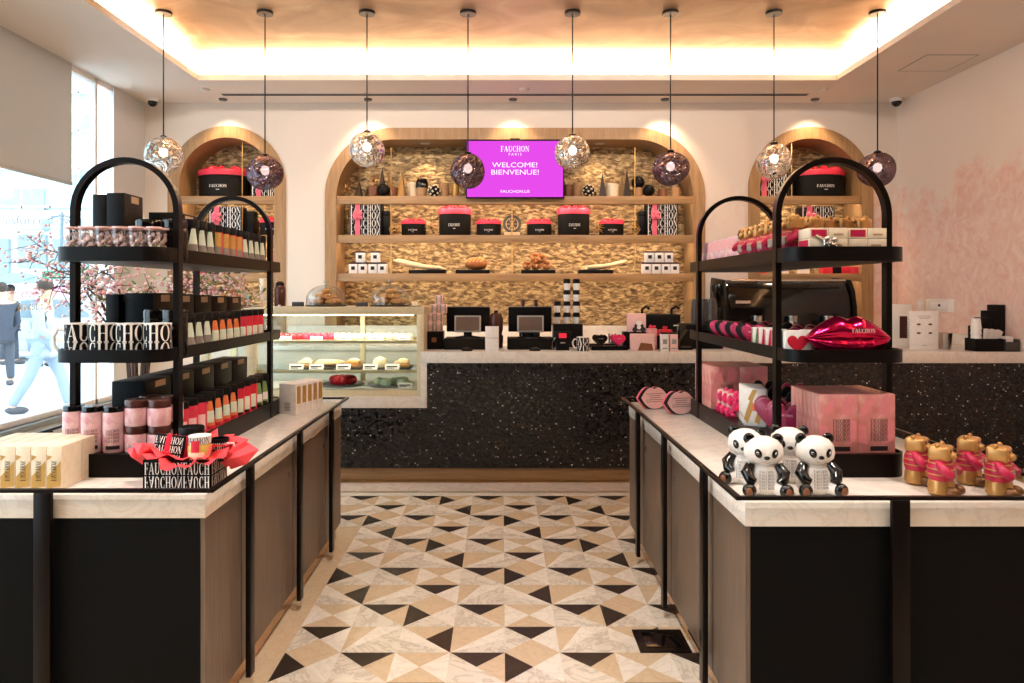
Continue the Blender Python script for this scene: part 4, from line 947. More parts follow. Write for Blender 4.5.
# black-lidded jars
def jar(r, h, body, lid, lab=None, name='jar', lh=.2):
    t = thing(name, 'x', 'jar')
    MB().lathe([(0, 0), (r*.94, 0), (r, .006), (r, h*(1-lh) - .006), (r*.93, h*(1-lh))], 24).build('glass_body', body, t)
    MB().lathe([(r*.97, h*(1-lh)), (r*.98, h - .004), (r*.92, h), (0, h)], 24).build('lid', lid, t)
    if lab:
        q = MB(); w = r * 1.3
        q.polys(shift(pattern(w, h*.3, 4, gap=.003), -w/2, h*.22), wrap(r, 0, .35)); q.polys([_bar(-w*.5+w*k/6, h*.08, -w*.5+w*(k+1)/6, h*.16) for k in range(6)], wrap(r, 0, .35))
        q.build('label_text', lab, t, smooth=False, fix=False)
    return t
J = {'dark': Proto(lambda: jar(.048, .105, 'gloss_black', 'gloss_black', None, 'black_jar')), 'pink': Proto(lambda: jar(.038, .172, 'rose_label', 'gloss_black', 'print_dark', 'pink_canister', .12)),
     'spread': Proto(lambda: jar(.041, .098, 'rose_label', 'lid_dark', None, 'spread_jar', .3)), 'redlid': Proto(lambda: jar(.045, .1, 'coral', 'black', None, 'red_jar', .2))}
for k, (x, y) in enumerate(((LX + .065, 2.79), (LX + .165, 2.80), (LX + .06, 2.9))): J['dark']((x, y, zt + (.121 if 0 else 0)), 'glossy black jar %s on the top tier' % ('behind the clear tubes, toward the middle', 'at the aisle corner behind the clear tubes', 'farther back behind the clear tubes')[k], group='black jars', scale=(1, 1, 1.55))
for k, (x, y) in enumerate(((LX + .07, 2.84), (LX + .165, 2.80), (LX + .07, 2.95))): J['dark']((x, y, zm), 'glossy black jar %s on the middle tier' % ('behind the letter mugs, toward the middle', 'behind the letter mugs at the aisle corner', 'second row behind the letter mugs')[k], group='black jars', scale=(1, 1, 1.75))
for k in range(3): J['pink']((LX - .168 + k*.082, 2.668 + (.02 if k == 0 else 0), zb_), 'tall pink canister with black lid on the bottom tier, %s from the window' % ORD[k], group='tall pink canisters')
for k in range(2):
    for lv in range(2): J['spread']((LX + .078 + k*.086, 2.675, zb_ + lv*.0985), 'pink jar with dark patterned lid, %s of the %s stack from the window' % (('lower', 'upper')[lv], ORD[k]), group='stacked pink jars')
for k in range(2):
    for lv in range(2): J['spread']((LX + .08 + k*.086, 2.775, zb_ + lv*.0985), 'pink jar behind the front stack, %s, %s from the window' % (('lower', 'upper')[lv], ORD[k]), group='stacked pink jars')
# letter mugs
def mug():
    r, h = .049, .135; t = thing('letter_mug', 'x', 'mug')
    MB().lathe([(0, 0), (r, 0), (r, h), (r - .005, h), (r - .005, .01), (0, .01)], 32).build('cup', 'black', t)
    q = MB(); circ = 2 * pi * r; w = circ * .92
    for rep in range(1):
        for lv, fl_ in ((0, 1), (1, 0)):
            ps = serif('FAUCHON', w * .97, h * .48)
            if fl_: ps = flipv(ps, h * .48)
            q.polys(shift(ps, rep * w, h * .01 + lv * h * .49), wrap(r, 0, -pi/2 + .25))
    q.build('lettering', 'print_white', t, smooth=False, fix=False)
    MB().lathe([(r + .0006, h - .003), (r + .001, h + .001), (r - .006, h + .001)], 32).build('rim', 'white', t)
    MB().tube([(-r + .002, 0, h*.8), (-r - .022, 0, h*.84), (-r - .036, 0, h*.62), (-r - .034, 0, h*.4), (-r - .018, 0, h*.2), (-r + .002, 0, h*.2)], .0065, 8).build('handle', 'white', t)
    return t
MG = Proto(mug)
for k in range(4): MG((LX - .148 + k * .101, 2.675 + (.012 if k == 0 else .006 if k == 3 else 0), zm), 'black and white letter-print mug on the middle tier, %s from the window' % ORD[k], (.35, -.5, -.2, .1)[k] if k else .3, 'letter-print mugs', scale=1)
for k, o in enumerate([o for o in C.objects if o.name.startswith('letter_mug') and not o.parent]):
    if k: o.rotation_euler[2] = -pi / 2 - .15 * k       # handles turned to the back
for k in range(5): tag(MB().lathe([(0, 0), (.03, 0), (.034, .05), (.02, .09), (0, .1)], 14).build('dried_flowers', 'pale_green' if k % 2 else 'leaf', loc=(LX + .16, 2.755 + 0, zm)), 'x', 'flowers') if False else None
# ------------------------------------------------------------------ window-side counter goods
def juicebox():
    w, d, h = .052, .118, .15; t = thing('gold_label_box', 'x', 'biscuit box'); MB().box(-w/2, w/2, 0, d, 0, h).build('box', 'cream', t, bev=.0015)
    q = MB().polys([[(-w/2+.002, .045), (w/2-.002, .1), (w/2-.002, .012), (-w/2+.002, .004)], [(-w/2+.002, .12), (-w/2+.02, .115), (-w/2+.002, .1)]], front(0, 0, -.0008)); q.build('gold_print', 'gold_matte', t, smooth=False, fix=False)
    MB().polys([[(v * 1.0 , u) for u, v in reversed(p)] for p in shift(serif('FAUCHON', .07, .018), .03, -.009)], front(0, 0, -.0014)).build('lettering', 'print_dark', t, smooth=False, fix=False)
    return t
JB = Proto(juicebox)
for r_ in range(2):
    for k in range(6):
        JB((X(54, 2.44) - k * .0535, 2.44 + r_ * .12, ZI), 'cream box with gold diagonal label, %s row, %s from the rack' % (('front', 'rear')[r_], ORD[k]), group='cream and gold boxes on the window-side counter')
def whitebox():
    w, d, h = .11, .052, .17; t = thing('white_box', 'x', 'biscuit box'); MB().box(-w/2, w/2, 0, d, 0, h).build('box', 'white', t, bev=.002)
    MB().polys(lines(w*.5, h*.3, 6, .4, 4), front(-w*.25, h*.12, -.0008)).build('label_text', 'grey_print', t, smooth=False, fix=False)
    MB().polys([_bar(.008, h*.35, .044, h*.92), ], rside(0, 0, w/2 + .0008)).build('gold_print', 'gold_matte', t, smooth=False, fix=False); return t
WX = Proto(whitebox); ang = -.32
for k in range(5):
    WX((-1.2 - sin(ang) * .054 * k, 3.95 + cos(ang) * .054 * k, ZI), 'white box with gold strip, %s in the row at the far window-side counter end' % ORD[k], ang, 'white boxes at the far end of the counter')
# basket with red tissue
bx, by = X(181, 2.46), 2.50
t = thing('gift_basket', 'letter-print basket overflowing with red tissue on the window-side counter', 'basket', (bx, by, ZI))
bw, bd_, bh = .235, .14, .105
m = MB(); q = .012
for (a, b_, c, d) in ((-bw/2, bw/2, -bd_/2, -bd_/2 + .004), (-bw/2, bw/2, bd_/2 - .004, bd_/2), (-bw/2, -bw/2 + .004, -bd_/2, bd_/2), (bw/2 - .004, bw/2, -bd_/2, bd_/2)): m.box(a, b_, c, d, 0, bh)
m.box(-bw/2, bw/2, -bd_/2, bd_/2, 0, .004); m.build('basket', 'black', t)
q = MB(); q.polys(shift(pattern(bw, bh - .01, 2, 'FAUCHONFAUCH', mirror=True), -bw/2, .004), front(0, 0, -bd_/2 - .001)); q.polys(shift(pattern(bd_, bh - .01, 2, 'FAUCHON', mirror=True), -bd_/2, .004), rside(0, 0, bw/2 + .001)); q.build('lettering', 'print_white', t, smooth=False, fix=False)
def tissue(seed, rx, ry, z, lift, n=40, rings=5):
    rnd = random.Random(seed); v = []; f = []; ph = [rnd.uniform(0, 6.3) for _ in range(4)]
    for j in range(rings + 1):
        u = j / rings
        for i in range(n):
            a = 2*pi*i/n; spike = 1 + u * (.32*abs(sin(2*a + ph[0]))**3 + .1*sin(7*a + ph[1])) - .1*u
            zz = z - .02 + lift*u*(1 - .55*u) * (.7 + .6*sin(3*a + ph[2])) + .012*u*sin(13*a + ph[3]) + rnd.uniform(-.005, .005)*u + .03 * u * abs(cos(a)) ** 4
            v.append((rx*(.35 + .65*u)*spike*cos(a), ry*(.35 + .65*u)*spike*sin(a), zz))
    for j in range(rings):
        for i in range(n): f.append((j*n+i, (j+1)*n+i, (j+1)*n+(i+1) % n, j*n+(i+1) % n))
    f.append(tuple(range(n))); return MB().add(v, f)
pm('tissue', '#f2474f', .65, var=.08, scale=30, bump=.2)
tissue(4, .14, .11, bh + .0, .07).build('tissue_paper', 'tissue', t, fix=False, ang=60); tissue(9, .165, .09, bh + .01, .045).build('tissue_paper', 'tissue', t, fix=False, ang=60)
m = MB(); rnd = random.Random(2)
for (cx, cy, ax, az, s) in ((-.11, -.02, -.9, .6, .14), (-.15, .0, -.95, .35, .12), (.13, .02, .9, .55, .16), (.17, .01, 1.0, .25, .15), (.06, .07, .35, 1.0, .13), (.1, .06, .7, .8, .13), (-.06, .07, -.2, .9, .1)):
    s *= .72; cx *= .85; d = Vector((ax, 0, az)).normalized(); side = d.cross(Vector((0, 1, 0))).normalized(); o_ = Vector((cx, cy, bh - .01))
    p = [o_ - side*s*.4, o_ + Vector((0, -.03, 0)), o_ + side*s*.4, o_ + d*s*.7 + side*s*.3 + Vector((0, .02, 0)), o_ + d*s*1.05, o_ + d*s*.65 - side*s*.32 + Vector((0, -.03, 0))]
    ce = o_ + d*s*.5 + Vector((0, -.05, 0)); m.add([ce] + p, [(0, i, i % 6 + 1) for i in range(1, 7)])
m.build('tissue_fold', 'tissue', t, fix=False, smooth=False)
zt_ = ZI + bh - .02
t = thing('letter_print_book', 'flat letter-print gift packet with red ribbon, tilted in the basket', 'gift box', (bx - .058, by - .038, zt_)); t.rotation_euler = (-.25, .12, .06)
MB().box(-.05, .05, 0, .025, 0, .1).build('packet', 'black', t, bev=.002); MB().polys(shift(pattern(.1, .09, 3, mirror=True), -.05, .005), front(0, 0, -.001)).build('lettering', 'print_white', t, smooth=False, fix=False)
MB().box(-.012, .006, -.003, .027, 0, .102).build('ribbon', 'red', t)
b = MB(); bow(b, (-.003, -.008, .03), .022); b.build('bow', 'red', t)
t = thing('honey_jar', 'honey jar with red seal and letter-print lid in the basket', 'jar', (bx + .062, by - .03, zt_))
MB().lathe([(0, 0), (.037, .002), (.04, .01), (.04, .062), (.034, .072)], 24).build('glass_body', 'honey', t)
MB().lathe([(.037, .072), (.038, .098), (0, .1)], 24).build('lid', 'white', t)
MB().polys(shift(pattern(.1, .026, 1), -.05, .072), wrap(.038, 0)).build('lid_print', 'black', t, smooth=False, fix=False)
MB().polys([_bar(-.014 + .007*k, .045, -.007 + .007*k, .085) for k in range(4)], wrap(.04, 0, 0, .0015)).build('red_seal', 'red', t, smooth=False, fix=False)
MB().polys([_bar(-.03 + .01*k, .02, -.02 + .01*k, .045) for k in range(6)], wrap(.04, 0)).build('paper_label', 'cream', t, smooth=False, fix=False)
t = thing('espresso_cup', 'small letter-print cup with pale handle in the basket', 'cup', (bx + .115, by + .01, zt_))
MB().lathe([(0, 0), (.025, 0), (.032, .08), (.029, .08), (.022, .01), (0, .01)], 24).build('cup', 'black', t); MB().polys(shift(pattern(.08, .06, 2), -.04, .01), wrap(.033, 0)).build('lettering', 'print_white', t, smooth=False, fix=False)
MB().tube([(.03, -.01, .062), (.055, -.014, .064), (.06, -.014, .04), (.045, -.012, .022), (.027, -.01, .022)], .005, 8).build('handle', 'pale_pink', t)
J['redlid']((bx - .0, by + .045, zt_ - .01), 'coral jar with black lid at the back of the basket', scale=(1, 1, 1.25))
# blossom branches by the window
t = thing('blossom_tree', 'vase of tall pink blossom branches standing behind the window-side rack', 'plant', (-2.45, 4.75, 0))
MB().lathe([(0, 0), (.15, 0), (.2, .2), (.19, .5), (.13, .8), (.15, .86), (.13, .86), (.11, .8), (.1, .7), (0, .7)], 32).build('vase', 'white', t)
br = MB(); fl_ = MB(); fl2 = MB(); lf = MB(); rnd = random.Random(11)
for k in range(15):
    a = k * 2.39; sp = rnd.uniform(.35, .98); hh = rnd.uniform(1.45, 1.85) if sp < .75 else rnd.uniform(1.35, 1.6)
    p0 = Vector((.04*cos(a), .04*sin(a), .72)); p1 = Vector((.1*sp*cos(a), .1*sp*sin(a), 1.12)); p3 = Vector((sp*cos(a), sp*.75*sin(a), hh)); pts = [p0]
    for q in range(9):
        u = q / 8; pts.append(p1.lerp(p3, u) + Vector((0, 0, .2*sin(pi*u))) + Vector((rnd.uniform(-.02, .02), rnd.uniform(-.02, .02), rnd.uniform(-.02, .02))))
    br.tube(pts, [.009*(1-.08*q) for q in range(10)], 6)
    for q in range(3, 10):
        for _ in range(4):
            c = pts[q] + Vector((rnd.gauss(0, .08), rnd.gauss(0, .06), rnd.gauss(0, .07))); br.tube([pts[q], c], [.003, .002], 5)
            for _ in range(3):
                e = c + Vector((rnd.gauss(0, .03), rnd.gauss(0, .03), rnd.gauss(0, .03))); (fl_ if rnd.random() < .5 else fl2).ell(e, .012, .012, .009, 7, 5)
            if rnd.random() < .3: e = c + Vector((rnd.gauss(0, .03), rnd.gauss(0, .03), .02)); lf.ell((0, 0, 0), .028, .011, .004, 6, 4, 0, Matrix.Translation(e) @ Matrix.Rotation(rnd.uniform(0, 6), 4, 'Z') @ Matrix.Rotation(.6, 4, 'Y'))
br.build('branches', 'branch', t); 
for nm_, q_, m_2 in (('blossom', fl_, 'blossom'), ('pale_blossom', fl2, 'blossom_pale'), ('leaves', lf, 'leaf')):
    o = q_.build(nm_, m_2, t); o['kind'] = 'stuff'
# ------------------------------------------------------------------ mural-side rack
RX = 1.285
zt, zm, zb_ = RT[0][2], RT[1][2], RT[2][2]
def bear():
    """foil chocolate bear in a plaid jumper, facing -Y"""
    t = thing('foil_bear', 'x', 'chocolate bear')
    MB().lathe([(0, 0), (.04, 0), (.052, .012), (.05, .05), (.045, .062)], 20, sy=.85).build('legs', 'foil_gold', t)
    MB().lathe([(.047, .058), (.054, .075), (.053, .105), (.042, .13), (.03, .136)], 20, sy=.85).build('jumper', 'plaid_red', t)
    for s in (-1, 1): MB().tube([(s*.036, -.004, .122), (s*.05, -.016, .112), (s*.055, -.03, .099), (s*.05, -.042, .09), (s*.042, -.05, .085)], [.014, .017, .017, .016, .012], 14).build('sleeve', 'plaid_red', t)
    m = MB(); m.box(-.0405, .0405, -.036, .036, .128, .186); h = m.build('head', 'foil_gold', t, bev=.014, seg=3)
    for s in (-1, 1): MB().ell((s*.028, .004, .184), .013, .009, .012, 10, 8).build('ear', 'foil_gold', t)
    MB().ell((0, -.037, .15), .02, .018, .015, 12, 8).build('muzzle', 'foil_gold', t); MB().ell((0, -.054, .156), .006, .004, .005, 8, 6).build('nose', 'choc', t)
    for s in (-1, 1): MB().ell((s*.018, -.036, .17), .005, .003, .006, 8, 6).build('eye', 'choc', t)
    for s in (-1, 1): MB().ell((s*.03, -.045, .022), .018, .028, .02, 12, 8).build('foot', 'foil_dark', t)
    q = MB(); 
    for z in (.08, .1, .12): q.lathe([(.0555 - max(0, z-.1)*.35, z), (.0555 - max(0, z-.1)*.35 - .0002, z + .0035)], 20, sy=.87)
    q.build('plaid_stripe', 'gold_matte', t, fix=False)
    MB().box(-.02, .02, -.0475, -.044, .066, .1).build('belly_label', 'grey_print', t, bev=.002)
    return t
BR = Proto(bear); bg_ = 'foil bears in plaid jumpers on the rack'; bk = 'foil bears in plaid jumpers on the counter'
for k in range(5): BR((RX - .135, 2.80 + k*.125, zt), 'foil bear in plaid jumper, %s in the aisle-side row of the top tier' % ORD[k], -1.35, bg_, .94)
for k in range(4): BR((RX - .03 + k*.072, 2.865 + .045 * (k > 0), zt), 'foil bear in plaid jumper, %s behind the front boxes of the top tier' % ORD[k], -1.2, bg_, .97)
for k in range(4): BR((RX - .03 + k*.072, 3.01, zt), 'foil bear in plaid jumper, %s in the third row of the top tier' % ORD[k], -1.2, bg_)
def redlabelbox():
    w, d, h = .145, .1, .118; t = thing('chocolate_bar_box', 'x', 'chocolate box')
    m = MB()
    for r in range(3):
        for c in range(2): m.box(-w/2 + c*w/2 + .001, -w/2 + (c+1)*w/2 - .001, 0, d, r*h/3 + .0008, (r+1)*h/3 - .0008)
    m.build('box', 'cream', t, bev=.0015)
    MB().box(-w/2 + .008, -w/2 + .065, -.001, .0, h*.72, h*.94).build('red_label', 'plaid_red', t, smooth=False); MB().box(-w/2 - .001, -w/2, .01, d - .01, h*.4, h*.62).build('side_label', 'plaid_red', t, smooth=False)
    for bar in (_bar(.012, .05, .05, .056), _bar(-.05, .012, -.02, .018), _bar(.02, .015, .05, .02), _bar(.02, .09, .055, .096)): MB().polys([bar], front(0, 0, -.001)).build('bar_print', 'kraft', t, smooth=False, fix=False)
    return t
RLB = Proto(redlabelbox)
t = RLB((RX - .066, 2.635, zt), 'cream chocolate box with red label and silver ribbon, front of the top tier'); rb = MB(); bow(rb, (.0, -.012, .06), .035); 
rb.tube([(-.05, -.004, .09), (0, -.006, .06), (.03, -.004, .02), (.05, -.004, .0)], .004, 6); rb.build('silver_ribbon', 'steel', t)
t2 = Proto(redlabelbox); t2((RX + .085, 2.645, zt), 'cream chocolate box with red label at the mural-side front corner of the top tier')
def pouch():
    t = thing('sweet_pouch', 'x', 'sweet bag')
    v = []; f = []; n = 16
    for j in range(7):
        u = j / 6; wx = .055 * (1 - .25*u**3); wy = .032 * (1 - u) ** .6 + .002
        for i in range(n): a = 2*pi*i/n; v.append((wx*cos(a), wy*sin(a), u*.15))
    for j in range(6):
        for i in range(n): f.append((j*n+i, j*n+(i+1) % n, (j+1)*n+(i+1) % n, (j+1)*n+i))
    f += [tuple(reversed(range(n))), tuple(6*n+i for i in range(n))]
    MB().add(v, f).build('bag', 'rose_label', t); MB().polys([[(-.03, .09), (.03, .09), (.027, .14), (-.027, .14)]], front(0, 0, -.0225)).build('label', 'pink', t, smooth=False, fix=False); return t
PCH = Proto(pouch)
for k in range(5): PCH((RX - .15, 3.44 + k*.105, zt), 'pink sweet bag, %s behind the bears on the top tier' % ORD[k], -1.1, 'pink sweet bags on the top tier')
for k in range(3): PCH((RX - .02, 3.5 + k*.14, zt), 'pink sweet bag, %s in the inner row of the top tier' % ORD[k], -1.1, 'pink sweet bags on the top tier')
# big foil lips
def lips(w, h, d, nu=48, nv=16):
    """puffed lips, outline with a cupid's bow, crease along the mouth"""
    def top(x): return h/2 * ((1 - abs(x)**2.2) * (1 + .06*cos(pi*x)) - .22*math.exp(-(x/.16)**2) + .06*(1-abs(x)))
    def bot(x): return -h/2 * (1 - abs(x)**2.6) * (.98)
    v = []; f = []
    for side in (-1, 1):
        for i in range(nu + 1):
            x = -1 + 2*i/nu; x = sin(x*pi/2)
            for j in range(nv + 1):
                q = -1 + 2*j/nv; q = sin(q*pi/2); z = top(x)*q if q > 0 else -bot(x)*q
                dep = d * (max(0, 1 - abs(q)**2.4) ** .5) * (1 - abs(x)**2.5)**.5 * (1 - .45*math.exp(-(q/.14)**2)) if abs(x) < 1 else 0
                dep *= 1 + .06*sin(x*16 + (3 if q > 0 else 0))*(1-abs(q))
                v.append((x*w/2, side*dep, z))
    n = (nu+1)*(nv+1)
    for s in (0, 1):
        for i in range(nu):
            for j in range(nv): a = s*n + i*(nv+1)+j; f.append((a, a+1, a+nv+2, a+nv+1) if s else (a, a+nv+1, a+nv+2, a+1))
    return MB().add(v, f)
t = thing('foil_lips', 'large shiny magenta foil lips on the front of the middle tier', 'chocolate lips', (RX + .025, 2.68, zm + .08)); t.rotation_euler = (0, 0, -.06)
lp = lips(.315, .16, .058); lp.build('lips', 'lips_foil', t, ang=180)
MB().polys(shift(serif('FAUCHON', .085, .015), -.005, .022), front(0, 0, -.056)).build('lettering', 'pale_pink', t, smooth=False, fix=False)
# middle tier boxes and hearts
def heartpts(s, n=40): return [(s*16*sin(a)**3/17, s*(13*cos(a)-5*cos(2*a)-2*cos(3*a)-cos(4*a))/17) for a in [2*pi*i/n for i in range(n)]]
def heartbox(m='white', w=.1, h=.105, d=.028):
    t = thing('heart_print_box', 'x', 'chocolate box'); MB().box(-w/2, w/2, 0, d, 0, h).build('box', m, t, bev=.001)
    MB().polys([[(p*.042 - .005, q*.042 + h*.55) for p, q in reversed(heartpts(1))]], front(0, 0, -.0008)).build('heart_print', 'red', t, smooth=False, fix=False)
    MB().polys([[(p*.012 + .03, q*.012 + .015) for p, q in reversed(heartpts(1))]], front(0, 0, -.0008)).build('small_heart_print', 'red', t, smooth=False, fix=False); return t
HBX = Proto(heartbox)
for k, (x, y) in enumerate(((RX - .15, 2.70), (RX - .145, 2.735), (RX - .045, 2.76), (RX - .045, 2.795))): HBX((x, y, zm), 'white box with red heart, %s on the middle tier' % ('frontmost at the aisle corner', 'second at the aisle corner', 'front one just behind the foil lips', 'rear one just behind the foil lips')[k], group='white heart boxes on the middle tier')
def stripebox(m2):
    w, h, d = .085, .1, .055; t = thing('striped_box', 'x', 'chocolate box'); MB().box(-w/2, w/2, 0, d, 0, h).build('box', 'white', t, bev=.001)
    q = MB(); qs = []
    for k in range(3): a = -w/2 + .006 + k*.028; qs.append([(a, .002), (a + .012, .002), (a + .022, h - .002), (a + .01, h - .002)])
    q.polys(qs, front(0, 0, -.0008)); qs2 = [[(u*.6, v_) for u, v_ in p] for p in qs]
    q.polys(qs2, lside(d/2 , 0, -w/2 - .0008)); q.build('stripe_print', m2, t, smooth=False, fix=False); return t
SB = {m: Proto(lambda m=m: stripebox(m)) for m in ('red', 'green')}
for k, m in enumerate(('red', 'red', 'red', 'green')): SB[m]((RX - .155, 2.83 + k*.075, zm), 'white box with %s stripes, %s in line behind the heart boxes on the middle tier' % (m, ORD[k]), -.25, 'striped boxes on the middle tier')
def hearttin(m):
    t = thing('heart_tin', 'x', 'chocolate box')
    p = heartpts(.06); MB().prism([(a, b + .065) for a, b in p], 0, .03, 'y').build('tin', m, t, bev=.004, ang=50)
    MB().polys(shift(serif('FAUCHON', .04, .008), -.02, .07), front(0, 0, -.001)).build('lettering', 'pale_pink', t, smooth=False, fix=False); return t
HT = {m: Proto(lambda m=m: hearttin(m)) for m in ('heart_foil', 'black', 'magenta_dark')}
for k in range(8): HT['heart_foil' if k % 2 == 0 else 'black']((RX - .15, 3.2 + k*.082, zm), '%s heart tin, %s in the aisle-side row of the middle tier' % ('red' if k % 2 == 0 else 'black', ORD[k]), -.9, 'heart tins on the middle tier')
for r_ in range(2):
    for k in range(6): HT['black' if (k + r_) % 3 else 'magenta_dark']((RX - .03 + r_*.12, 2.95 + k*.13, zm), '%s heart tin, %s in the %s row of the middle tier' % ('black' if (k + r_) % 3 else 'dark pink', ORD[k], ('middle', 'mural-side')[r_]), -.3, 'heart tins on the middle tier')
# bottom tier
def pinkbox(w=.145, h=.222, d=.036):
    t = thing('pink_box', 'x', 'biscuit box'); MB().box(-w/2, w/2, 0, d, 0, h).build('box', 'pink_wash', t, bev=.0012)
    x0 = -.022; MB().polys(shift(pattern(.068, .085, 5, gap=.001), x0, .045), front(0, 0, -.0008)).build('lettering', 'print_dark', t, smooth=False, fix=False)
    MB().polys([_bar(x0, .009, x0 + .066, .026)], front(0, 0, -.0008)).build('dark_label', 'print_dark', t, smooth=False, fix=False)
    b = MB(); r_ = random.Random(3)
    b.polys([[(-.06, .13), (-.02, .16), (.0, .21), (-.03, .2), (-.055, .17)], [(.01, .15), (.05, .14), (.065, .19), (.04, .225), (.02, .2)], [(.03, .03), (.068, .05), (.068, .12), (.045, .13)], [(-.068, .04), (-.03, .03), (-.04, .1), (-.068, .11)]], front(0, 0, -.0005)); b.build('watercolour_print', 'pink_print', t, smooth=False, fix=False)
    return t
PB = Proto(pinkbox)
for c in range(2):
    for k in range(7): PB((RX - .02 + c*.147 - (0 if k else 0), 2.655 + k*.037 + (.01 if c else 0), zb_), 'tall pink letter-print box, %s back in the %s column of the bottom tier' % (ORD[k], ('aisle-side', 'mural-side')[c]), group='tall pink boxes on the bottom tier')
for c in range(2):
    for k in range(5): PB((RX - .13 + c*.15, 3.66 + k*.06, zb_), 'tall pink box at the far bottom tier end, %s back in %s column' % (ORD[k], ('aisle-side', 'mural-side')[c]), group='pink boxes at the far end of the rack', scale=(1, 1.55, 1.0))
def bigheart():
    t = thing('heart_chocolate_box', 'x', 'chocolate box'); p = heartpts(.082)
    MB().prism([(a*.9, b*1.05 + .088) for a, b in p], 0, .034, 'y').build('box', 'magenta_dark', t, bev=.005, ang=50)
    MB().prism([(a*.93, b*1.08 + .088) for a, b in p], .014, .02, 'y').build('rim', 'pink', t, ang=50)
    MB().polys(shift(serif('FAUCHON', .05, .009), -.025, .1), front(0, 0, -.001)).build('lettering', 'pale_pink', t, smooth=False, fix=False); return t
BH = Proto(bigheart)
for k in range(4): BH((RX - .125 + (k % 2)*.02, 2.88 + k*.075, zb_), 'dark pink heart-shaped chocolate box, %s in line on the bottom tier' % ORD[k], -.55, 'heart-shaped boxes on the bottom tier')
def goldstripe():
    w, h, d = .1, .17, .03; t = thing('gold_striped_box', 'x', 'chocolate box'); MB().box(-w/2, w/2, 0, d, 0, h).build('box', 'white', t, bev=.001)
    MB().polys([[(-.048, .03), (-.03, .01), (.0, .1), (-.02, .12)], [(-.03, .12), (-.01, .11), (.01, .165), (-.01, .165)], [(.0, .02), (.02, .01), (.046, .1), (.03, .13)]], front(0, 0, -.0008)).build('gold_print', 'gold_matte', t, smooth=False, fix=False)
    MB().polys([[(p*.016, q*.016 + .085) for p, q in [(cos(a), sin(a)) for a in [2*pi*i/16 for i in range(16)]]]], front(0, 0, -.0012)).build('orange_print', 'orange', t, smooth=False, fix=False); return t
GS = Proto(goldstripe)
for k in range(4): GS((RX - .14 + k*.012, 3.20 + k*.055, zb_), 'white box with gold slashes, %s in line behind the heart boxes' % ORD[k], -.55, 'gold-slashed boxes on the bottom tier')
def ribbonpack():
    t = thing('ribbon_pack', 'x', 'gift box'); MB().box(-.04, .04, 0, .05, 0, .11).build('box', 'pale_pink', t, bev=.002)
    b = MB()
    for z, x in ((.02, -.02), (.05, .015), (.08, -.01), (.1, .02)): bow(b, (x, -.015, z), .035)
    b.build('bow', 'hot_pink', t); return t
RP = Proto(ribbonpack)
for k in range(3): RP((RX - .15, 3.44 + k*.075, zb_), 'pink pack tied with hot pink ribbon, %s in line on the bottom tier' % ORD[k], -.6, 'ribbon packs on the bottom tier')
for k in range(5):
    HT['magenta_dark' if k % 2 else 'black']((RX - .02 + (k % 2)*.1, 3.0 + k*.1, zb_), '%s heart tin, %s behind the pink boxes of the bottom tier' % ('dark pink' if k % 2 else 'black', ORD[k]), -.3, 'heart tins behind the pink boxes', scale=(1, 1, 1.7))
# ------------------------------------------------------------------ mural-side counter goods
def panda():
    """seated panda tin, facing -Y, one continuous body with painted parts"""
    t = thing('panda_tin', 'x', 'panda tin')
    bd_ = MB(); prof = [(0, .001), (.05, .001), (.068, .02), (.07, .05), (.06, .085), (.046, .108), (.04, .118)]
    hp_ = [(.05, .12), (.068, .136), (.073, .158), (.068, .186), (.05, .208), (.022, .219), (0, .22)]
    bd_.lathe(prof + hp_, 32, sy=.72); bd_.build('body', 'white', t, ang=180)
    for s in (-1, 1):
        MB().ell((s*.052, .004, .209), .022, .013, .022, 16, 10).build('ear', 'gloss_black', t)
        p = MB(); M = Matrix.Translation((s*.03, -.0485, .163)) @ Matrix.Rotation(s*.45, 4, 'Z') @ Matrix.Rotation(s*.35, 4, 'Y'); p.ell((0, 0, 0), .013, .006, .018, 14, 8, 0, M); e = p.build('eye_patch', 'gloss_black', t)
        MB().ell((0, -.0045, .002), .0048, .004, .0055, 12, 8, 0, M).build('eye_white', 'white', e); MB().ell((.0005, -.0075, .0015), .0036, .002, .004, 10, 6, 0, M).build('pupil', 'gloss_black', e)
        MB().tube([(s*.05, -.012, .112), (s*.066, -.03, .085), (s*.058, -.05, .062), (s*.042, -.058, .055)], [.018, .024, .02, .014], 12).build('arm', 'gloss_black', t)
        MB().tube([(s*.035, -.02, .03), (s*.062, -.055, .028)], [.028, .026], 14).build('leg', 'white', t)
        MB().ell((s*.066, -.068, .027), .026, .02, .027, 16, 10).build('foot', 'gloss_black', t); MB().ell((s*.069, -.083, .026), .014, .006, .016, 12, 8).build('sole', 'brown', t)
    MB().ell((0, -.0535, .147), .011, .006, .0075, 12, 8).build('nose', 'gloss_black', t)
    MB().tube([(-.016 + .032*k/6, -.051 + .004*abs(k-3)/3, .131 - .004*sin(pi*k/6)) for k in range(7)], .0012, 5).build('mouth', 'grey', t)
    m = MB(); 
    def bib(u, v): a = u / .07; return ((.0735) * sin(a), -.0735*.73 * cos(a) - .0012, v)
    for k in range(6): m.polys([_bar(-.03 + .01*k, .025, -.02 + .01*k, .1)], lambda u, v: (.072*sin(u/.07)*(1 if v < .08 else .86), -.0535*cos(u/.07)*(1 if v < .08 else .82) - .001, v))
    m.build('bib', 'print_white', t, smooth=False, fix=False)
    q = MB(); q.polys(shift(pattern(.056, .072, 6, gap=.002), -.028, .027), lambda u, v: (.0725*sin(u/.07)*(1 if v < .08 else 1 - (v-.08)*7), -.0545*cos(u/.07)*(1 if v < .08 else 1 - (v-.08)*9) - .0018, v)); q.build('bib_lettering', 'print_dark', t, smooth=False, fix=False)
    return t
PN = Proto(panda); pg = 'panda tins on the mural-side counter'
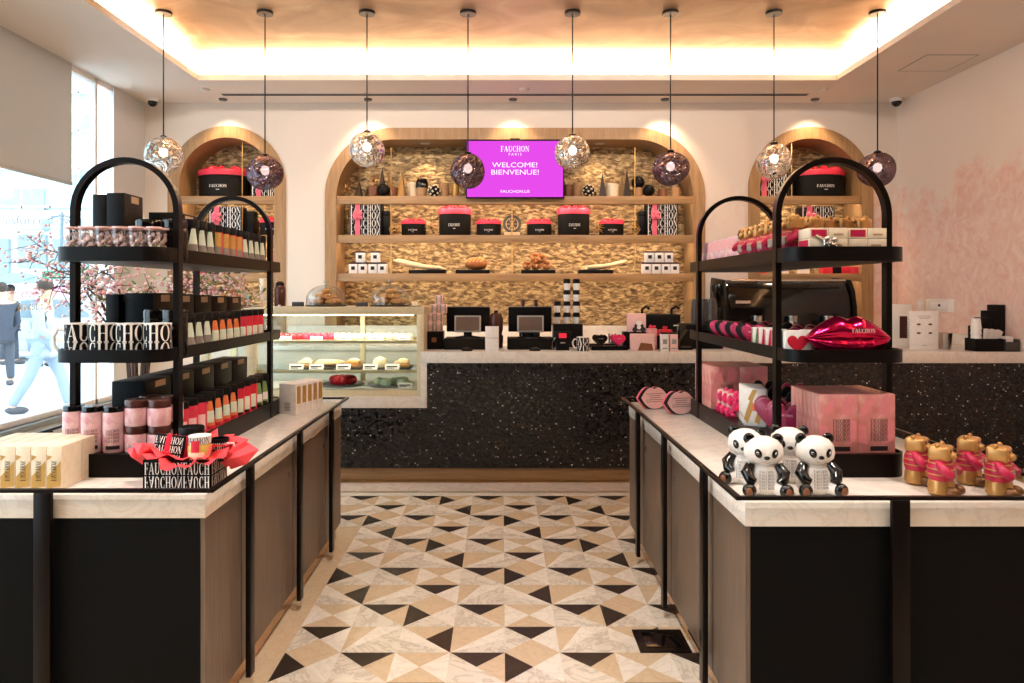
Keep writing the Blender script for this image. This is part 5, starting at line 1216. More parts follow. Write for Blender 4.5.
for px, D, rz, lab in ((763.5, 2.40, -.12, 'seated panda tin in front, nearest the counter corner'), (815, 2.405, .02, 'seated panda tin in front, nearest the tall pink boxes'), (746.5, 2.53, -.55, 'seated panda tin half hidden behind, on the aisle edge'), (789, 2.555, -.3, 'seated panda tin peeking between the two front pandas')):
    PN((X(px, D), D, ZI), lab, rz, pg, (.9, .9, .88))
for px, D, rz, lab in ((917, 2.52, .75, 'foil bear in plaid jumper on the counter, nearest the tall pink boxes'), (941, 2.385, .75, 'foil bear in plaid jumper at the counter front edge, second from the pink boxes'), (969, 2.52, .75, 'foil bear in plaid jumper standing behind between two front bears'), (999, 2.37, .75, 'foil bear in plaid jumper farthest from the pink boxes')):
    BR((X(px, D), D, ZI), lab, rz, bk, .9)
def lipbox():
    t = thing('lips_box', 'x', 'gift box'); w, h = .2, .145
    pts = []; 
    for k in range(25):
        x = -1 + 2*k/24; pts.append((x*w/2, h/2 + h/2*((1-abs(x)**2.4)*.95 - .2*math.exp(-(x/.2)**2))))
    for k in range(1, 24):
        x = 1 - 2*k/24; pts.append((x*w/2, h/2 - h/2*(1-abs(x)**2.6)))
    sc = lambda f: [((a)*f, (b - h/2)*f + h/2) for a, b in pts]
    MB().prism(sc(1), .0, .042, 'y').build('box', 'black', t, ang=40); MB().prism(sc(1.03), .03, .05, 'y').build('lid', 'pink_ribbon', t, ang=40)
    MB().prism(sc(.95), -.0015, .0, 'y').build('back_label', 'pale_pink', t, ang=40)
    MB().polys(shift(lines(.13, .06, 5, .3, 2), -.065, .045), front(0, 0, -.0022)).build('print', 'grey_print', t, smooth=False, fix=False); return t
LBX = Proto(lipbox)
LBX((X(655.5, 4.13), 4.13, ZI), 'lips-shaped gift box showing its back label, at the far counter end', .35, 'lips-shaped gift boxes', .95)
LBX((X(682, 3.95), 3.95, ZI), 'lips-shaped gift box showing its back label, nearer the rack', .35, 'lips-shaped gift boxes', .95)
for o in [o for o in C.objects if o.name.startswith('lips_box') and not o.parent]: o.rotation_euler[0] = -.12
# ------------------------------------------------------------------ goods and equipment on the sales counter
CT = CZ
def till(px, y, label):
    t = thing('cash_register', label, 'till', (X(px, y), y, CT)); k = 1
    MB().box(-.2, .2, 0, .36, 0, .09).build('cash_drawer', 'black', t, bev=.004)
    MB().box(-.185, .185, -.003, .0, .01, .075).build('drawer_front', 'soft_black', t, bev=.001)
    MB().lathe([(.0, .09), (.12, .09), (.11, .102), (.035, .112), (.035, .16), (0, .16)], 28, (0, .14, 0), sy=.7).build('stand', 'black_metal', t)
    M = Matrix.Translation((0, .12, .2)) @ Matrix.Rotation(-.15, 4, 'X')
    MB().box(-.115, .115, -.012, .012, -.06, .085, M=M).build('tablet_frame', 'grey', t, bev=.006); MB().box(-.1, .1, -.0135, -.012, -.046, .072, M=M).build('tablet_screen', 'screen_grey', t, smooth=False)
    M = Matrix.Translation((0, .22, .235)) @ Matrix.Rotation(.12, 4, 'X')
    MB().box(-.19, .19, -.014, .014, -.095, .125, M=M).build('rear_screen', 'black', t, bev=.008); MB().box(-.19, .19, .0, .016, .122, .128, M=M).build('screen_edge', 'steel', t)
    return t
till(467, 5.98, 'black till with grey tablet, nearer the pastry case'); till(531, 5.98, 'black till with grey tablet, beside the card terminal')
for px, lab in ((467, 'small black receipt pad before the till nearer the pastry case'), (535, 'small black receipt pad before the till beside the card terminal')):
    t = thing('scanner_pad', lab, 'scanner', (X(px, 5.86), 5.86, CT)); MB().lathe([(0, 0), (.045, 0), (.05, .012), (.042, .022), (0, .024)], 24, sy=.8).build('base', 'black', t); MB().lathe([(0, .024), (.03, .025), (0, .03)], 20, sy=.8).build('top', 'dark_grey', t)
t = thing('counter_card', 'upright white card stand between the two tills', 'sign', (X(492, 5.82), 5.82, CT))
MB().box(-.056, .056, 0, .03, 0, .205).build('card', 'white', t, bev=.002); MB().polys([_bar(-.05, .108, .05, .111)], front(0, 0, -.0008)).build('fold_line', 'grey', t, smooth=False, fix=False)
t = thing('black_carton', 'black carton holding up the stacked patterned boxes beside the pastry case', 'box', (X(434, 6.02), 6.02, CT))
MB().box(-.075, .075, 0, .2, 0, .15).build('carton', 'black', t, bev=.003); MB().box(-.02, .02, -.001, 0, .06, .1).build('label', 'brown', t, smooth=False)
def patbox():
    t = thing('patterned_box', 'x', 'gift box'); w = .064
    MB().box(-w/2, w/2, 0, w, 0, .078).build('box', 'pale_pink', t, bev=.002)
    MB().polys([_bar(-.028, .004, -.014, .074), _bar(.014, .004, .028, .074)] + shift(_arc(0, 0, .012, .018, .005, .005, 0, 2*pi, 14), 0, .039), front(0, 0, -.0008)).build('print', 'grey_print', t, smooth=False, fix=False); return t
PTB = Proto(patbox); n_ = 0
for lv, xs in enumerate(((-.036, .036, .108), (-.036, .036, .108), (.0, .072, ), (.036,))):
    for x in xs:
        if x > .1 : 
            if lv > 0: continue
            continue
        PTB((X(434, 6.02) + x, 6.07, CT + .1501 + lv*.0784), 'pink and grey patterned box, %s in the stack counted up from its base' % ORD[n_], group='patterned boxes stacked beside the pastry case'); n_ += 1
PTB((X(454, 6.45), 6.42, CT), 'x') if False else None
t = thing('pepper_mill', 'dark rounded canister between the two tills', 'canister', (X(496, 6.2), 6.2, CT))
MB().lathe([(0, 0), (.06, 0), (.065, .1), (.05, .12), (.062, .16), (.064, .25), (.045, .3), (0, .305)], 28).build('body', 'lid_dark', t); MB().lathe([(.0, .305), (.02, .305), (.018, .325), (0, .33)], 16).build('knob', 'black', t)
for px, y, h, lab in ((523, 6.3, .42, 'slim black bottle behind the second till, nearer the pastry case'), (536, 6.3, .42, 'slim black bottle behind the second till, nearer the card terminal')):
    t = thing('syrup_bottle', lab, 'bottle', (X(px, y), y, CT)); MB().lathe([(0, 0), (.035, 0), (.036, .24), (.014, .3), (.013, h - .04)], 18).build('bottle', 'gloss_black', t); MB().lathe([(.016, h-.04), (.016, h), (0, h)], 16).build('cap', 'lid_dark', t)
# cup station behind the terminal
t = thing('cup_station', 'black stand holding stacked cups beside the second till', 'cup stand', (X(568, 6.28), 6.25, CT))
MB().box(-.13, .13, 0, .19, 0, .2).build('stand', 'black', t, bev=.004); MB().box(-.13, .13, .0, .19, .2, .206).build('tray', 'black_metal', t)
def papercup(m='white', b='black'):
    r, h = .034, .1; t = thing('paper_cup', 'x', 'cup'); MB().lathe([(0, 0), (r*.75, 0), (r, h*.6)], 22).build('cup', m, t); MB().lathe([(r*1.06, h*.6), (r*1.06, h*.7), (r*.92, h*.74), (r*.86, h), (0, h)], 22).build('lid', b, t); return t
CUP = Proto(papercup); gcup = 'lidded cups on the black stand'; n_ = 0
for c, (dx, n) in enumerate(((-.09, 2), (-.005, 4), (.08, 4))):
    for lv in range(n):
        CUP((X(568, 6.28) + dx, 6.25 + .08, CT + .2061 + lv*.1), 'white cup with dark lid, %s up in the %s column of the black stand' % (ORD[lv], ('short', 'middle', 'end')[c]), group=gcup)
t = thing('card_terminal', 'black card terminal with red lit screen beside the second till', 'card terminal', (X(563, 5.9), 5.9, CT))
M = Matrix.Rotation(-.22, 4, 'X')
MB().prism([(-.05, 0), (.05, 0), (.078, .15), (.07, .165), (-.07, .165), (-.078, .15)], 0, .06, 'y', M=M).build('housing', 'black', t, bev=.006)
MB().box(-.032, .032, -.0012, 0, .105, .145, M=M).build('screen', 'terminal_red', t, smooth=False); MB().box(-.02, .02, -.0012, 0, .06, .068, M=M).build('print', 'grey', t, smooth=False)
MB().box(-.055, .055, .0, .08, 0, .012).build('foot', 'black', t, bev=.002)
MB().tube([(-.06, .02, .11), (-.085, .02, .07), (-.09, .02, .02), (-.06, .03, .004)], .004, 6).build('cable', 'steel', t)
mg = MG((X(583, 5.86), 5.86, CT), 'black and white letter-print mug on the sales counter', -.4); mg.scale = (1.05, 1.05, .85)
def pouchtray(m, lab, px, heart=False):
    t = thing('pouch_tray', lab, 'tray', (X(px, 5.9), 5.9, CT)); MB().box(-.075, .075, 0, .12, 0, .035).build('tray', 'black', t, bev=.002); return t
pouchtray('black', 'low black tray under the black heart pouches', 601); pouchtray('black', 'low black tray under the hot pink heart pouches', 619)
for px, m, nm_ in ((601, 'gloss_black', 'black'), (619, 'hot_pink', 'hot pink')):
    for k in range(2):
        t = thing('heart_pouch', '%s heart pouch, %s one in its low black tray' % (nm_, ('front', 'rear')[k]), 'pouch', (X(px, 5.93) - .012*k, 5.94 + .05*k, CT + .0355), 0, nm_ + ' heart pouches')
        q = MB().prism([(a, b + .052) for a, b in heartpts(.058)], -.022, .022, 'y'); q.build('pouch', m, t, bev=.014, seg=3, ang=60)
        MB().polys(shift(serif('FAUCHON', .036, .007), -.018, .058), front(0, 0, -.0225)).build('lettering', 'print_white', t, smooth=False, fix=False)
t = thing('steel_canister', 'small shiny steel canister at the back of the sales counter', 'canister', (X(612, 6.38), 6.38, CT)); MB().lathe([(0, 0), (.035, 0), (.037, .11), (.034, .115), (0, .115)], 24).build('body', 'steel', t)
tag(MB().box(-.17, .17, -.04, .04, 0, .03).build('drip_mat', 'black', loc=(X(600, 6.36), 6.28, CT), bev=.004), 'long black mat at the back of the sales counter', 'mat')
# gift risers
def riser(lab, px, y, w, h, d=.12): return tag(MB().box(-w/2, w/2, 0, d, 0, h).build('display_riser', 'black', loc=(X(px, y), y, CT), bev=.003), lab, 'riser')
riser('black riser under the pink panda gift bag', 637, 6.02, .22, .148); riser('black riser under the red ribboned gifts', 661, 6.02, .2, .115)
t = thing('panda_print_bag', 'pink box printed with a panda on a black riser', 'gift box', (X(637, 6.04), 6.03, CT + .148))
MB().box(-.075, .075, 0, .09, 0, .155).build('box', 'pale_pink', t, bev=.003)
q = MB(); q.polys([[(.04*cos(a) + .015, .035*sin(a) + .045) for a in [2*pi*i/20 for i in range(20)]]], front(0, 0, -.001)); q.polys([[(.022*cos(a) + x, .022*sin(a) + .02) for a in [2*pi*i/14 for i in range(14)]] for x in (-.02, .05)], front(0, 0, -.0014)); q.build('print', 'dark_grey', t, smooth=False, fix=False)
MB().polys([[(.026*cos(a) + .015, .022*sin(a) + .075) for a in [2*pi*i/16 for i in range(16)]], [(.018*cos(a) + .015, .018*sin(a) + .04) for a in [2*pi*i/16 for i in range(16)]]], front(0, 0, -.002)).build('face_print', 'print_white', t, smooth=False, fix=False)
for k, px in enumerate((653, 666)):
    t = thing('ribboned_gift', 'red gift with a %s bow on the black riser' % ('big pink', 'small red')[k], 'gift box', (X(px, 6.05), 6.03, CT + .1152)); MB().box(-.05, .05, 0, .08, 0, .05).build('box', 'red', t, bev=.003)
    b = MB(); bow(b, (-.01, .02, .062), .04 - .012*k); bow(b, (.02, -.012, .03), .025); b.build('bow', 'coral' if k == 0 else 'red', t)
t = thing('pastry_gift_box', 'pale pink gift box with a dark print, front of the sales counter', 'gift box', (X(643, 5.84), 5.83, CT)); MB().box(-.095, .095, 0, .09, 0, .14).build('box', 'pale_pink', t, bev=.003)
MB().polys([[(-.045, .005), (.085, .005), (.07, .06), (-.02, .07)]], front(0, 0, -.001)).build('print', 'brown', t, smooth=False, fix=False)
for k, (px, w, h, m) in enumerate(((654.5, .08, .18, 'pink'), (664.5, .06, .155, 'white'), (673.5, .062, .155, 'pale_pink'))):
    t = thing('tea_box', ('tall pink box with four dark squares', 'slim white tin with black lid', 'slim pale pink tin with black lid')[k] + ' on the sales counter', 'tea box', (X(px, 5.82) + (.004 if k == 0 else 0), 5.80 if k else 5.93, CT))
    MB().box(-w/2, w/2, 0, .06, 0, h*.92).build('box', m, t, bev=.002); MB().box(-w/2 - .001, w/2 + .001, -.001, .061, h*.92, h).build('lid', 'pink' if k == 0 else 'black', t, bev=.002)
    for bar in ([_bar(-.018, .06, .018, .1), _bar(-.022, .018, .022, .03)] if k else [_bar(a, b, a + .018, b + .016) for a in (-.022, .006) for b in (.07, .095)]): MB().polys([bar], front(0, 0, -.001)).build('label_print' if k else 'square_print', 'print_dark' if k == 0 else 'grey', t, smooth=False, fix=False)
t = thing('soap_bottle', 'dark pump bottle on the back of the sales counter', 'bottle', (X(678, 6.3), 6.3, CT)); MB().lathe([(0, 0), (.035, 0), (.037, .1), (.015, .13), (.014, .15)], 20).build('bottle', 'gloss_black', t); MB().cyl(0, 0, .15, .185, .005, n=8).build('pump', 'steel', t); MB().box(-.04, .012, -.008, .008, .185, .196).build('nozzle', 'cream', t, bev=.003)
t = thing('espresso_knock_box', 'low black machine behind the ribboned gifts', 'machine', (X(661, 7.1), 7.1, .995)); MB().box(-.2, .2, 0, .25, 0, .31).build('housing', 'black', t, bev=.015)
for x in (-.17, .13): MB().tube([(x, .1, .31), (x, .1, .36), (x + .03, .02, .39), (x + .04, -.03, .37)], .014, 8).build('spout', 'black_metal', t)
# black cups by the machine
def cupstack(n):
    r = .042; t = thing('cup_stack', 'x', 'cup stack')
    for k in range(n): MB().lathe([(0, 0), (r*.72, 0), (r, .1), (r*1.06, .102), (r*1.06, .108), (r*.95, .108)], 20, c=(0, 0, k*.022), M=Matrix.Translation((0, 0, (n-1)*.022 + .108)) @ Matrix.Rotation(pi, 4, 'X')).build('cup', 'dark_grey', t)
    return t
CST = Proto(lambda: cupstack(6))
for k, (px, y, lab) in enumerate(((696, 6.15, 'stack of dark cups upside down on the counter end, beside the rack post'), (704, 6.3, 'stack of dark cups upside down just behind the first stack'), (712, 6.1, 'stack of dark cups upside down beside the hot pink bag'))): CST((X(px, y), y, CT + .2102), lab, scale=1.0)
t = thing('cup_dispenser', 'black cup dispenser box on the sales counter end', 'dispenser', (X(703, 6.1), 6.05, CT)); MB().box(-.16, .16, 0, .32, 0, .21).build('box', 'black', t, bev=.01)
t = thing('napkin_caddy', 'black slanted napkin caddy at the counter end, beside the dark cups', 'caddy', (X(686, 5.95), 5.94, CT)); MB().prism([(-.06, 0), (.06, 0), (.06, .16), (.02, .17), (-.05, .07)], 0, .1, 'y').build('body', 'black', t, bev=.005); MB().box(-.045, .04, -.002, .0, .02, .035).build('slot', 'dark_grey', t)
tag(MB().box(-.04, .04, 0, .05, 0, .2).build('hot_pink_carton', 'hot_pink', loc=(X(719, 6.1), 6.1, CT), bev=.004), 'hot pink carton among the dark cups at the counter end', 'box')
# coffee machine
cm = thing('coffee_machine', 'large glossy black coffee machine under the mural-side niche', 'coffee machine', (X(785, 7.2), 7.06, .995))
prof = [(0, .0), (0, .36), (.03, .5), (.1, .62), (.2, .66), (.46, .66), (.48, .6), (.48, 0)]
MB().prism(prof, -.62, .62, 'x').build('housing', 'gloss_black', cm, bev=.02, ang=50)
for s in (-1, 1): MB().prism([(-.02, 0), (-.02, .38), (.02, .54), (.1, .66), (.47, .69), (.5, .6), (.5, 0)], s*.64 - .02, s*.64 + .02, 'x').build('side_panel', 'black_metal', cm, bev=.01)
MB().tube([(-.58, .07, .655), (-.2, .05, .652), (.2, .05, .652), (.58, .07, .655)], .012, 8).build('chrome_trim', 'steel', cm)
for x in (-.35, 0, .35):
    MB().lathe([(0, .2), (.04, .2), (.05, .25), (.05, .3), (0, .3)], 20, (x, -.05, 0)).build('group_head', 'steel', cm); MB().tube([(x, -.06, .23), (x, -.2, .22)], .014, 8).build('portafilter', 'black_metal', cm)
MB().box(-.6, .6, -.16, 0, 0, .05).build('drip_tray', 'steel', cm, bev=.006)
MB().box(-.55, -.4, -.006, 0, .42, .45).build('badge', 'steel', cm)
gr = thing('coffee_grinder', 'black bean grinder beside the coffee machine', 'grinder', (X(722, 7.25), 7.25, .995)); MB().box(-.08, .08, -.1, .12, 0, .38).build('body', 'black', gr, bev=.02); MB().lathe([(.05, .38), (.11, .56), (.11, .6), (.09, .62), (0, .62)], 24).build('hopper', 'gloss_black', gr); MB().box(-.06, .06, -.16, -.1, .0, .03).build('fork', 'steel', gr)
# things near the mural wall
def stand_card(px, y, w, h, lab, frame=False):
    t = thing('menu_card', lab, 'sign', (X(px, y), y, CT)); MB().box(-w/2, w/2, 0, .02, 0, h).build('card', 'white' if not frame else 'plaster', t, bev=.002)
    if frame:
        MB().box(-w*.18, w*.22, -.001, 0, h*.2, h*.72).build('picture', 'lid_dark', t, smooth=False); MB().polys(shift(lines(w*.12, h*.5, 8, .4), w*.28, h*.2), front(0, 0, -.001)).build('print', 'grey_print', t, smooth=False, fix=False)
    else:
        MB().polys(shift(lines(w*.5, h*.1, 3, .3), -w*.25, h*.8) + shift(lines(w*.3, h*.03, 1), -w*.15, h*.08), front(0, 0, -.001)).build('print', 'grey', t, smooth=False, fix=False)
        q = MB(); q.polys([[(.018*cos(a) + x, .009*sin(a) + z) for a in [2*pi*i/16 for i in range(16)]] for x in (-.05, .05) for z in (h*.42, h*.65)], front(0, 0, -.0012)); q.build('cup_print', 'brown', t, smooth=False, fix=False)
    return t
stand_card(903, 6.3, .17, .38, 'tall framed notice with a dark picture beside the rack post', True); stand_card(924.5, 6.05, .24, .325, 'white menu card with four small cup pictures')
t = thing('steel_cup', 'shiny steel cup beside the white menu card', 'cup', (X(945, 6.1), 6.1, CT)); MB().lathe([(0, 0), (.045, 0), (.058, .13), (.061, .135), (.055, .13), (.043, .006), (0, .006)], 28).build('cup', 'steel', t)
t = thing('napkin_holder', 'black holder with white cups, napkins and straws near the mural wall', 'holder', (4.0, 5.79, CT))
MB().box(-.115, .115, 0, .14, 0, .012).box(-.115, .115, 0, .006, 0, .105).box(-.115, .115, .134, .14, 0, .105).box(-.115, -.109, 0, .14, 0, .105).box(.109, .115, 0, .14, 0, .105).build('caddy', 'black', t, bev=.002)
for k in range(5): tag(MB().lathe([(.031, 0), (.04, .085), (.042, .088), (.038, .085), (.029, .003), (0, .003)], 20, M=Matrix.Translation((0, 0, .088)) @ Matrix.Rotation(pi, 4, 'X')).build('white_cup', 'white', loc=(3.935, 5.86, CT + .013 + .0 + k*.042)), 'upside-down white cup in the black holder, %s up in its stack' % ORD[k], 'cup', 'white cups stacked in the black holder')
for k in range(9):
    o = tag(MB().box(-.02, .02, -.002, .002, 0, .17).build('napkin', 'white', loc=(3.99 + .011*k, 5.84 + .01*(k % 3), CT + .014)), 'white folded napkin in the black holder, %s from the cup stack' % ORD[k], 'napkin', 'napkins in the black holder'); o.rotation_euler = (0, .08 + .05*k, .2)
for k in range(4):
    x0 = 4.05 + k*.055; h = (.2, .27, .33, .38)[k]
    tag(MB().box(-.026, .026, 0, .15, 0, h).build('cup_sleeve_box', 'black', loc=(x0, 5.95, CT), bev=.003), 'black stepped box by the mural wall, %s from the white cups, rising in height' % ORD[k], 'box', 'black stepped boxes by the mural wall')
t = thing('condiment_tray', 'dark condiment tray with white sachets at the counter end by the mural wall', 'tray', (4.182, 5.78, CT))
MB().box(-.06, .06, 0, .15, 0, .01).box(-.06, .06, 0, .006, 0, .08).box(-.06, .06, .144, .15, 0, .12).box(-.06, -.054, 0, .15, 0, .1).box(.054, .06, 0, .15, 0, .1).build('tray', 'dark_grey', t, bev=.002)
for k in range(4): tag(MB().box(-.03, .03, -.002, .002, 0, .11).build('sachet', 'white', loc=(4.175 + k*.005, 5.81 + k*.025, CT + .011)), 'white sachet in the dark condiment tray, %s from the front' % ORD[k], 'sachet', 'white sachets in the condiment tray')
# cups and jar standing on the pastry case behind the rack
for k in range(4):
    tag(MB().lathe([(0, 0), (.036, 0), (.046, .05), (.05, .052), (.05, .06), (.042, .06)], 22).build('stacked_cup', 'cream', loc=(X(265, 6.2), 6.2, PZ1 + .0005 + k*.0605)), 'cream cup on the pastry case behind the rack, %s up in its stack' % ORD[k], 'cup', 'cream cups stacked on the pastry case')
t = thing('coffee_flask', 'dark flask on the pastry case beside the stacked cream cups', 'flask', (X(280, 6.22), 6.22, PZ1))
MB().lathe([(0, 0), (.045, 0), (.048, .15), (.035, .18)], 22).build('body', 'lid_dark', t); MB().lathe([(.036, .18), (.036, .2), (.02, .215), (0, .217)], 20).build('lid', 'black', t)
# ------------------------------------------------------------------ outside
struct(MB().box(-60, XL - .2, -10, 60, -.15, -.1).build('ground_street', 'road', smooth=False))
bd = thing('office_building', 'teal glass office building across the street with a pale sign band', 'building', (0, 25, -.1))
BX0, BX1 = -34, -10
MB().box(BX0, BX1, 0.1, 9, 0, 30).build('wall', 'facade', bd, smooth=False)
zb0, zb1 = Z(229, 25) + .1, Z(211, 25) + .1
MB().box(BX0, BX1, -.15, .1, zb0, zb1).build('sign_band', 'white', bd, smooth=False)
MB().polys(font_polys('Salesforce Tower', .47, 1.0, 'LEFT'), front(X(-7, 25), zb0 + .14, -.16)).build('sign_lettering', 'sign_grey', bd, smooth=False, fix=False)
g = MB().box(BX0, BX1, -.02, .1, zb1 + .1, 29).build('glass_front', 'facade_glass', bd, smooth=False)
m_ = MB()
for k in range(24): m_.box(BX0 + k, BX0 + k + .06, -.06, -.02, zb1 + .1, 29)
for k in range(18): m_.box(BX0, BX1, -.06, -.02, zb1 + .1 + k*1.35, zb1 + .18 + k*1.35)
m_.build('mullion', 'facade', bd, smooth=False)
for (pa, pb, ya, yb) in ((18, 46, 232, 265), (52, 70, 236, 275), (-20, 9, 236, 280), (76, 100, 236, 280)):
    w = MB().box(X(pa, 25), X(pb, 25), -.03, .1, Z(yb, 25), Z(ya, 25)).build('shop_window', 'facade_dark', bd, smooth=False)
for (pa, pb, ya, yb) in ((15, 45, 186, 210), (84, 95, 112, 128)):
    MB().box(X(pa, 25), X(pb, 25), -.05, -.03, Z(yb, 25), Z(ya, 25)).build('vent_panel', 'grey', bd, smooth=False)
sl = thing('street_lamp', 'grey street lamp post on the far pavement outside the window', 'street lamp', (X(62, 22), 22, -.1))
MB().lathe([(.14, 0), (.12, .4), (.06, .6), (.05, 4.1), (.0, 4.2)], 12).build('pole', 'sign_grey', sl)
MB().tube([(-.5, 0, 3.9), (0, 0, 4.05), (.5, 0, 3.9)], .03).build('arm', 'sign_grey', sl)
for s in (-.5, .5): MB().lathe([(0, 3.5), (.12, 3.6), (.14, 3.85), (.04, 3.95), (0, 3.98)], 12, (s, 0, 0)).build('lantern', 'facade_dark', sl)
sg = thing('street_sign', 'green street sign on a post outside the window', 'street sign', (X(51, 19), 19, -.1))
MB().cyl(0, .05, 0, 2.3, .03, n=8).build('post', 'sign_grey', sg); MB().box(-.24, .24, 0, .03, 2.0, 2.22).build('sign_face', 'sign_green', sg, bev=.005)
def car(label, x, y, rz):
    t = thing('car', label, 'car', (x, y, -.1), rz)
    prof = [(-2.2, .35), (-2.25, .75), (-2.0, .95), (-1.2, 1.02), (-.6, 1.5), (.9, 1.55), (1.7, 1.05), (2.2, .95), (2.25, .4), (1.9, .25), (-1.9, .25)]
    MB().prism(prof, -.85, .85, 'y').build('body', 'car_paint', t, bev=.06, seg=2)
    MB().prism([(-1.1, 1.03), (-.58, 1.43), (.82, 1.47), (1.45, 1.05)], -.862, .862, 'y').build('side_window', 'facade_dark', t, smooth=False)
    for a in (-1.4, 1.4):
        for s in (-.8, .8): MB().lathe([(0, -.1), (.3, -.1), (.34, -.06), (.34, .06), (.3, .1), (0, .1)], 20, M=Matrix.Translation((a, s, .34)) @ Matrix.Rotation(pi/2, 4, 'X')).build('wheel', 'tyre', t)
    for s in (-.6, .6): MB().box(-2.27, -2.2, s - .15, s + .15, .7, .82).build('tail_light', 'red', t, bev=.01)
car('pale grey car parked across the street outside the window', -11.3, 17.5, .15)
def umbrella(label, x, y, z, m, r=.55):
    t = thing('umbrella', label, 'umbrella', (x, y, z))
    MB().lathe([(r, 0), (r*.8, .1), (r*.45, .2), (.0, .25)], 8).build('canopy', m, t, ang=20); MB().cyl(0, 0, -.75, .25, .01, n=6).build('shaft', 'steel', t)
# people outside: one body mesh each, clothes and hair as children
def person(label, x, y, rz, coat, step):
    t = thing('person', label, 'person', (x, y, -.1), rz)
    def skin(name, V, E, R, mat):
        me = bpy.data.meshes.new(name); me.from_pydata(V, E, []); me.materials.append(MATS[mat])
        o = bpy.data.objects.new(name, me); C.objects.link(o); o.parent = t
        o.modifiers.new('skin', 'SKIN'); sv = me.skin_vertices[0].data if me.skin_vertices else None
        if sv is None:
            bm = bmesh.new(); bm.from_mesh(me); bm.verts.layers.skin.verify(); bm.to_mesh(me); bm.free(); sv = me.skin_vertices[0].data
        for i, r in enumerate(R): sv[i].radius = r if isinstance(r, tuple) else (r, r)
        sv[0].use_root = True
        o.modifiers.new('sub', 'SUBSURF').levels = 1; o.modifiers['sub'].render_levels = 2
        for p in me.polygons: p.use_smooth = True
        return o
    s = step
    V = [(0, 0, .92), (0, 0, 1.15), (0, 0, 1.4), (.02, 0, 1.5), (.03, 0, 1.6), (.03, 0, 1.74),
         (0, .1, .88), (s*.5, .1, .48), (s*.75, .1, .08), (s*.75 + .17, .1, .04), (0, -.1, .88), (-s*.4, -.1, .48), (-s, -.1, .1), (-s + .15, -.1, .04),
         (0, .19, 1.4), (-.1, .24, 1.12), (.05, .22, .9), (.1, .22, .82), (0, -.19, 1.4), (.06, -.24, 1.12), (.26, -.22, 1.0), (.33, -.2, .98)]
    E = [(0, 1), (1, 2), (2, 3), (3, 4), (4, 5), (0, 6), (6, 7), (7, 8), (8, 9), (0, 10), (10, 11), (11, 12), (12, 13), (2, 14), (14, 15), (15, 16), (16, 17), (2, 18), (18, 19), (19, 20), (20, 21)]
    R = [(.13, .15), (.12, .14), (.12, .16), .055, .085, .075, .085, .06, .042, .04, .085, .06, .042, .04, .06, .045, .032, .035, .06, .045, .032, .035]
    skin('body', V, E, R, 'skin')
    sel = [0, 1, 2, 14, 15, 16, 18, 19, 20]; ix = {v: i for i, v in enumerate(sel)}
    skin('coat', [V[i] for i in sel] + [(0, 0, .78)], [(ix[a], ix[b]) for a, b in E if a in ix and b in ix] + [(0, 9)], [(.155, .175), (.145, .17), (.14, .18), .075, .06, .05, .075, .06, .05, (.17, .19)], coat)
    sel = [0, 6, 7, 8, 10, 11, 12]; ix = {v: i for i, v in enumerate(sel)}
    skin('trousers', [V[i] for i in sel], [(ix[a], ix[b]) for a, b in E if a in ix and b in ix], [(.14, .16), .1, .078, .065, .1, .078, .065], 'jeans' if coat == 'coat_blue' else 'coat_dark')
    for i, j in ((8, 9), (12, 13)): MB().ell((V[i][0] + .07, V[i][1], .05), .15, .055, .055, 14, 8).build('shoe', 'shoe', t)
    MB().ell((.015, 0, 1.72), .105, .09, .1, 16, 10).build('hair', 'hair', t)
    MB().ell((.135, 0, 1.63), .02, .016, .025, 8, 6).build('nose', 'skin', t)
person('person in a pale grey-blue coat and light trousers striding past the window', X(44, 9.6), 9.6, .2, 'coat_blue', .36)
person('person in a dark coat standing farther out on the pavement', X(2, 12.4), 12.4, 2.4, 'coat_dark', .14)
umbrella('pale blue umbrella held up in the street outside', X(20, 16), 16, Z(283, 16), 'umbrella_blue')
umbrella('pink umbrella held up in the street outside', X(52, 15.5), 15.5, Z(296, 15.5), 'umbrella_pink', .7)
for px, D, coat, lab in ((20, 16, 'coat_dark', 'person in a dark coat under the pale blue umbrella'), (52, 15.5, 'coat_blue', 'person in a pale coat under the pink umbrella')):
    person(lab, X(px, D) - .25, D + .02, 0, coat, .1)
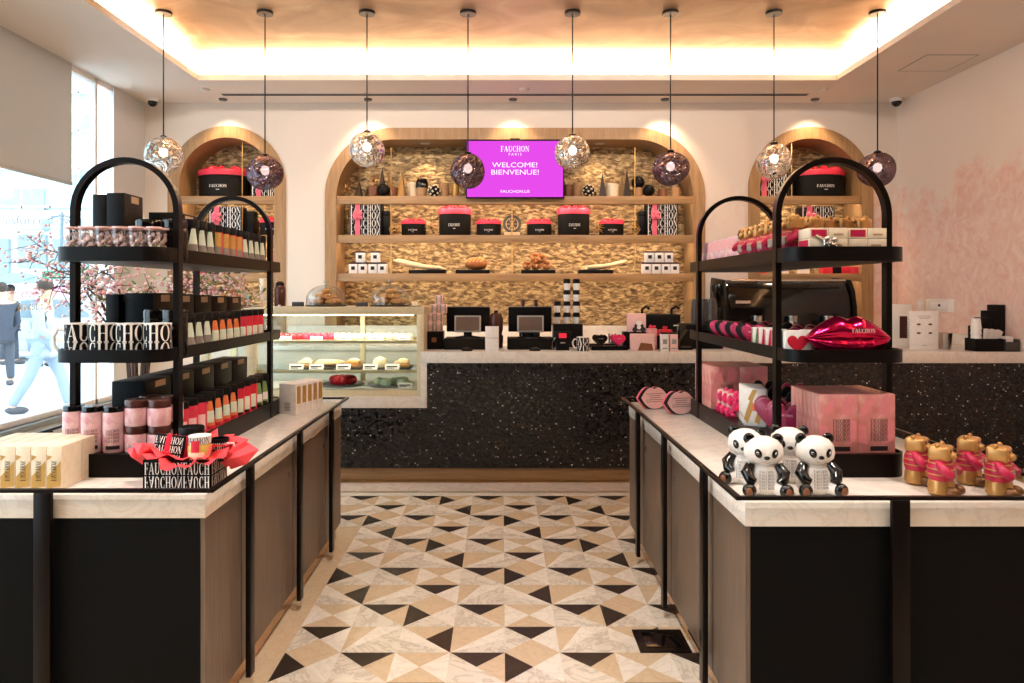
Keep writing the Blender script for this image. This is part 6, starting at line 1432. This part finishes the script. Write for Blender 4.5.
# ------------------------------------------------------------------ light
w = bpy.data.worlds.new('sky'); SC.world = w; w.use_nodes = True
bg = w.node_tree.nodes['Background']; bg.inputs[0].default_value = (.87, .94, 1, 1); bg.inputs[1].default_value = 4.5
cz = ZC + LT + .025; WARM = '#ffeacb'
area('cove_light', ((RX0+RX1)/2, RY1 + .15, cz), (pi - .5, 0, 0), RX1-RX0, .05, 175, WARM)
area('cove_light', (RX0 - .15, (RY0+RY1)/2, cz), (0, pi - .5, 0), .05, RY1-RY0, 260, WARM)
area('cove_light', (RX1 + .15, (RY0+RY1)/2, cz), (0, pi + .5, 0), .05, RY1-RY0, 260, WARM)
for t, x0, x1, in ((NL, NICHES[0][1], NICHES[0][2]), (NC, NICHES[1][1], NICHES[1][2]), (NR, NICHES[2][1], NICHES[2][2])):
    for z in SH:
        area('shelf_light', ((x0+x1)/2, DB + .044, z - SHT + .03), (0.6, 0, 0), x1 - x0 - 2*RING - .1, .016, (4.4 if z > SH[2] else 2.2) * (x1-x0) / 2, '#ffe8cc')
k = 0
for y in (-.4, 1.3, 2.9, 4.5):  # out-of-view fill lights, added to brighten the floor and wash the walls
    for x in (-2.0, -.1, 1.9):
        downlight(x, y, ZR - .001, 'added unseen gold-ceiling fill light, %s row from the entrance, %s from the window' % (ORD[int((y+.4)/1.6)], ORD[int((x+2.2)/1.8)]))
        aim = (x*1.1, 7.6, 2.3) if y > 4 else ((-3.84 if x < 0 else 4.25), y + .6, 2.0) if abs(x) > 1 and y > 2 else (x, y + .01, 0)
        spot('added_fill_spot', (x, y, ZR - .03), aim, (115 if aim[1] > 7 else 160) if aim[2] else 140, 105, .8, '#fff5ea', .06); k += 1
area('case_light', ((PX0+PX1)/2, PY0 + .09, PZ1 - .075), (.5, 0, 0), PX1-PX0-.3, .03, 13, '#fff0dd')
# ------------------------------------------------------------------ camera
cam = bpy.data.cameras.new('camera'); cam.sensor_width = 36; cam.lens = FPX / 1024 * 36; cam.shift_x = (512 - CX) / 1024; cam.shift_y = (CY - 341.5) / 1024; cam.clip_start = .05; cam.clip_end = 200
co = bpy.data.objects.new('camera', cam); C.objects.link(co); co.location = (0, 0, H); co.rotation_euler = (pi/2, 0, 0); SC.camera = co
vs = SC.view_settings; vs.view_transform = 'Standard'; vs.look = 'None'; vs.gamma = 1; vs.use_curve_mapping = False; vs.exposure = 0.42
SC.cycles.max_bounces = 8; SC.cycles.transparent_max_bounces = 16; SC.cycles.sample_clamp_indirect = 6; SC.cycles.caustics_reflective = False; SC.cycles.caustics_refractive = False
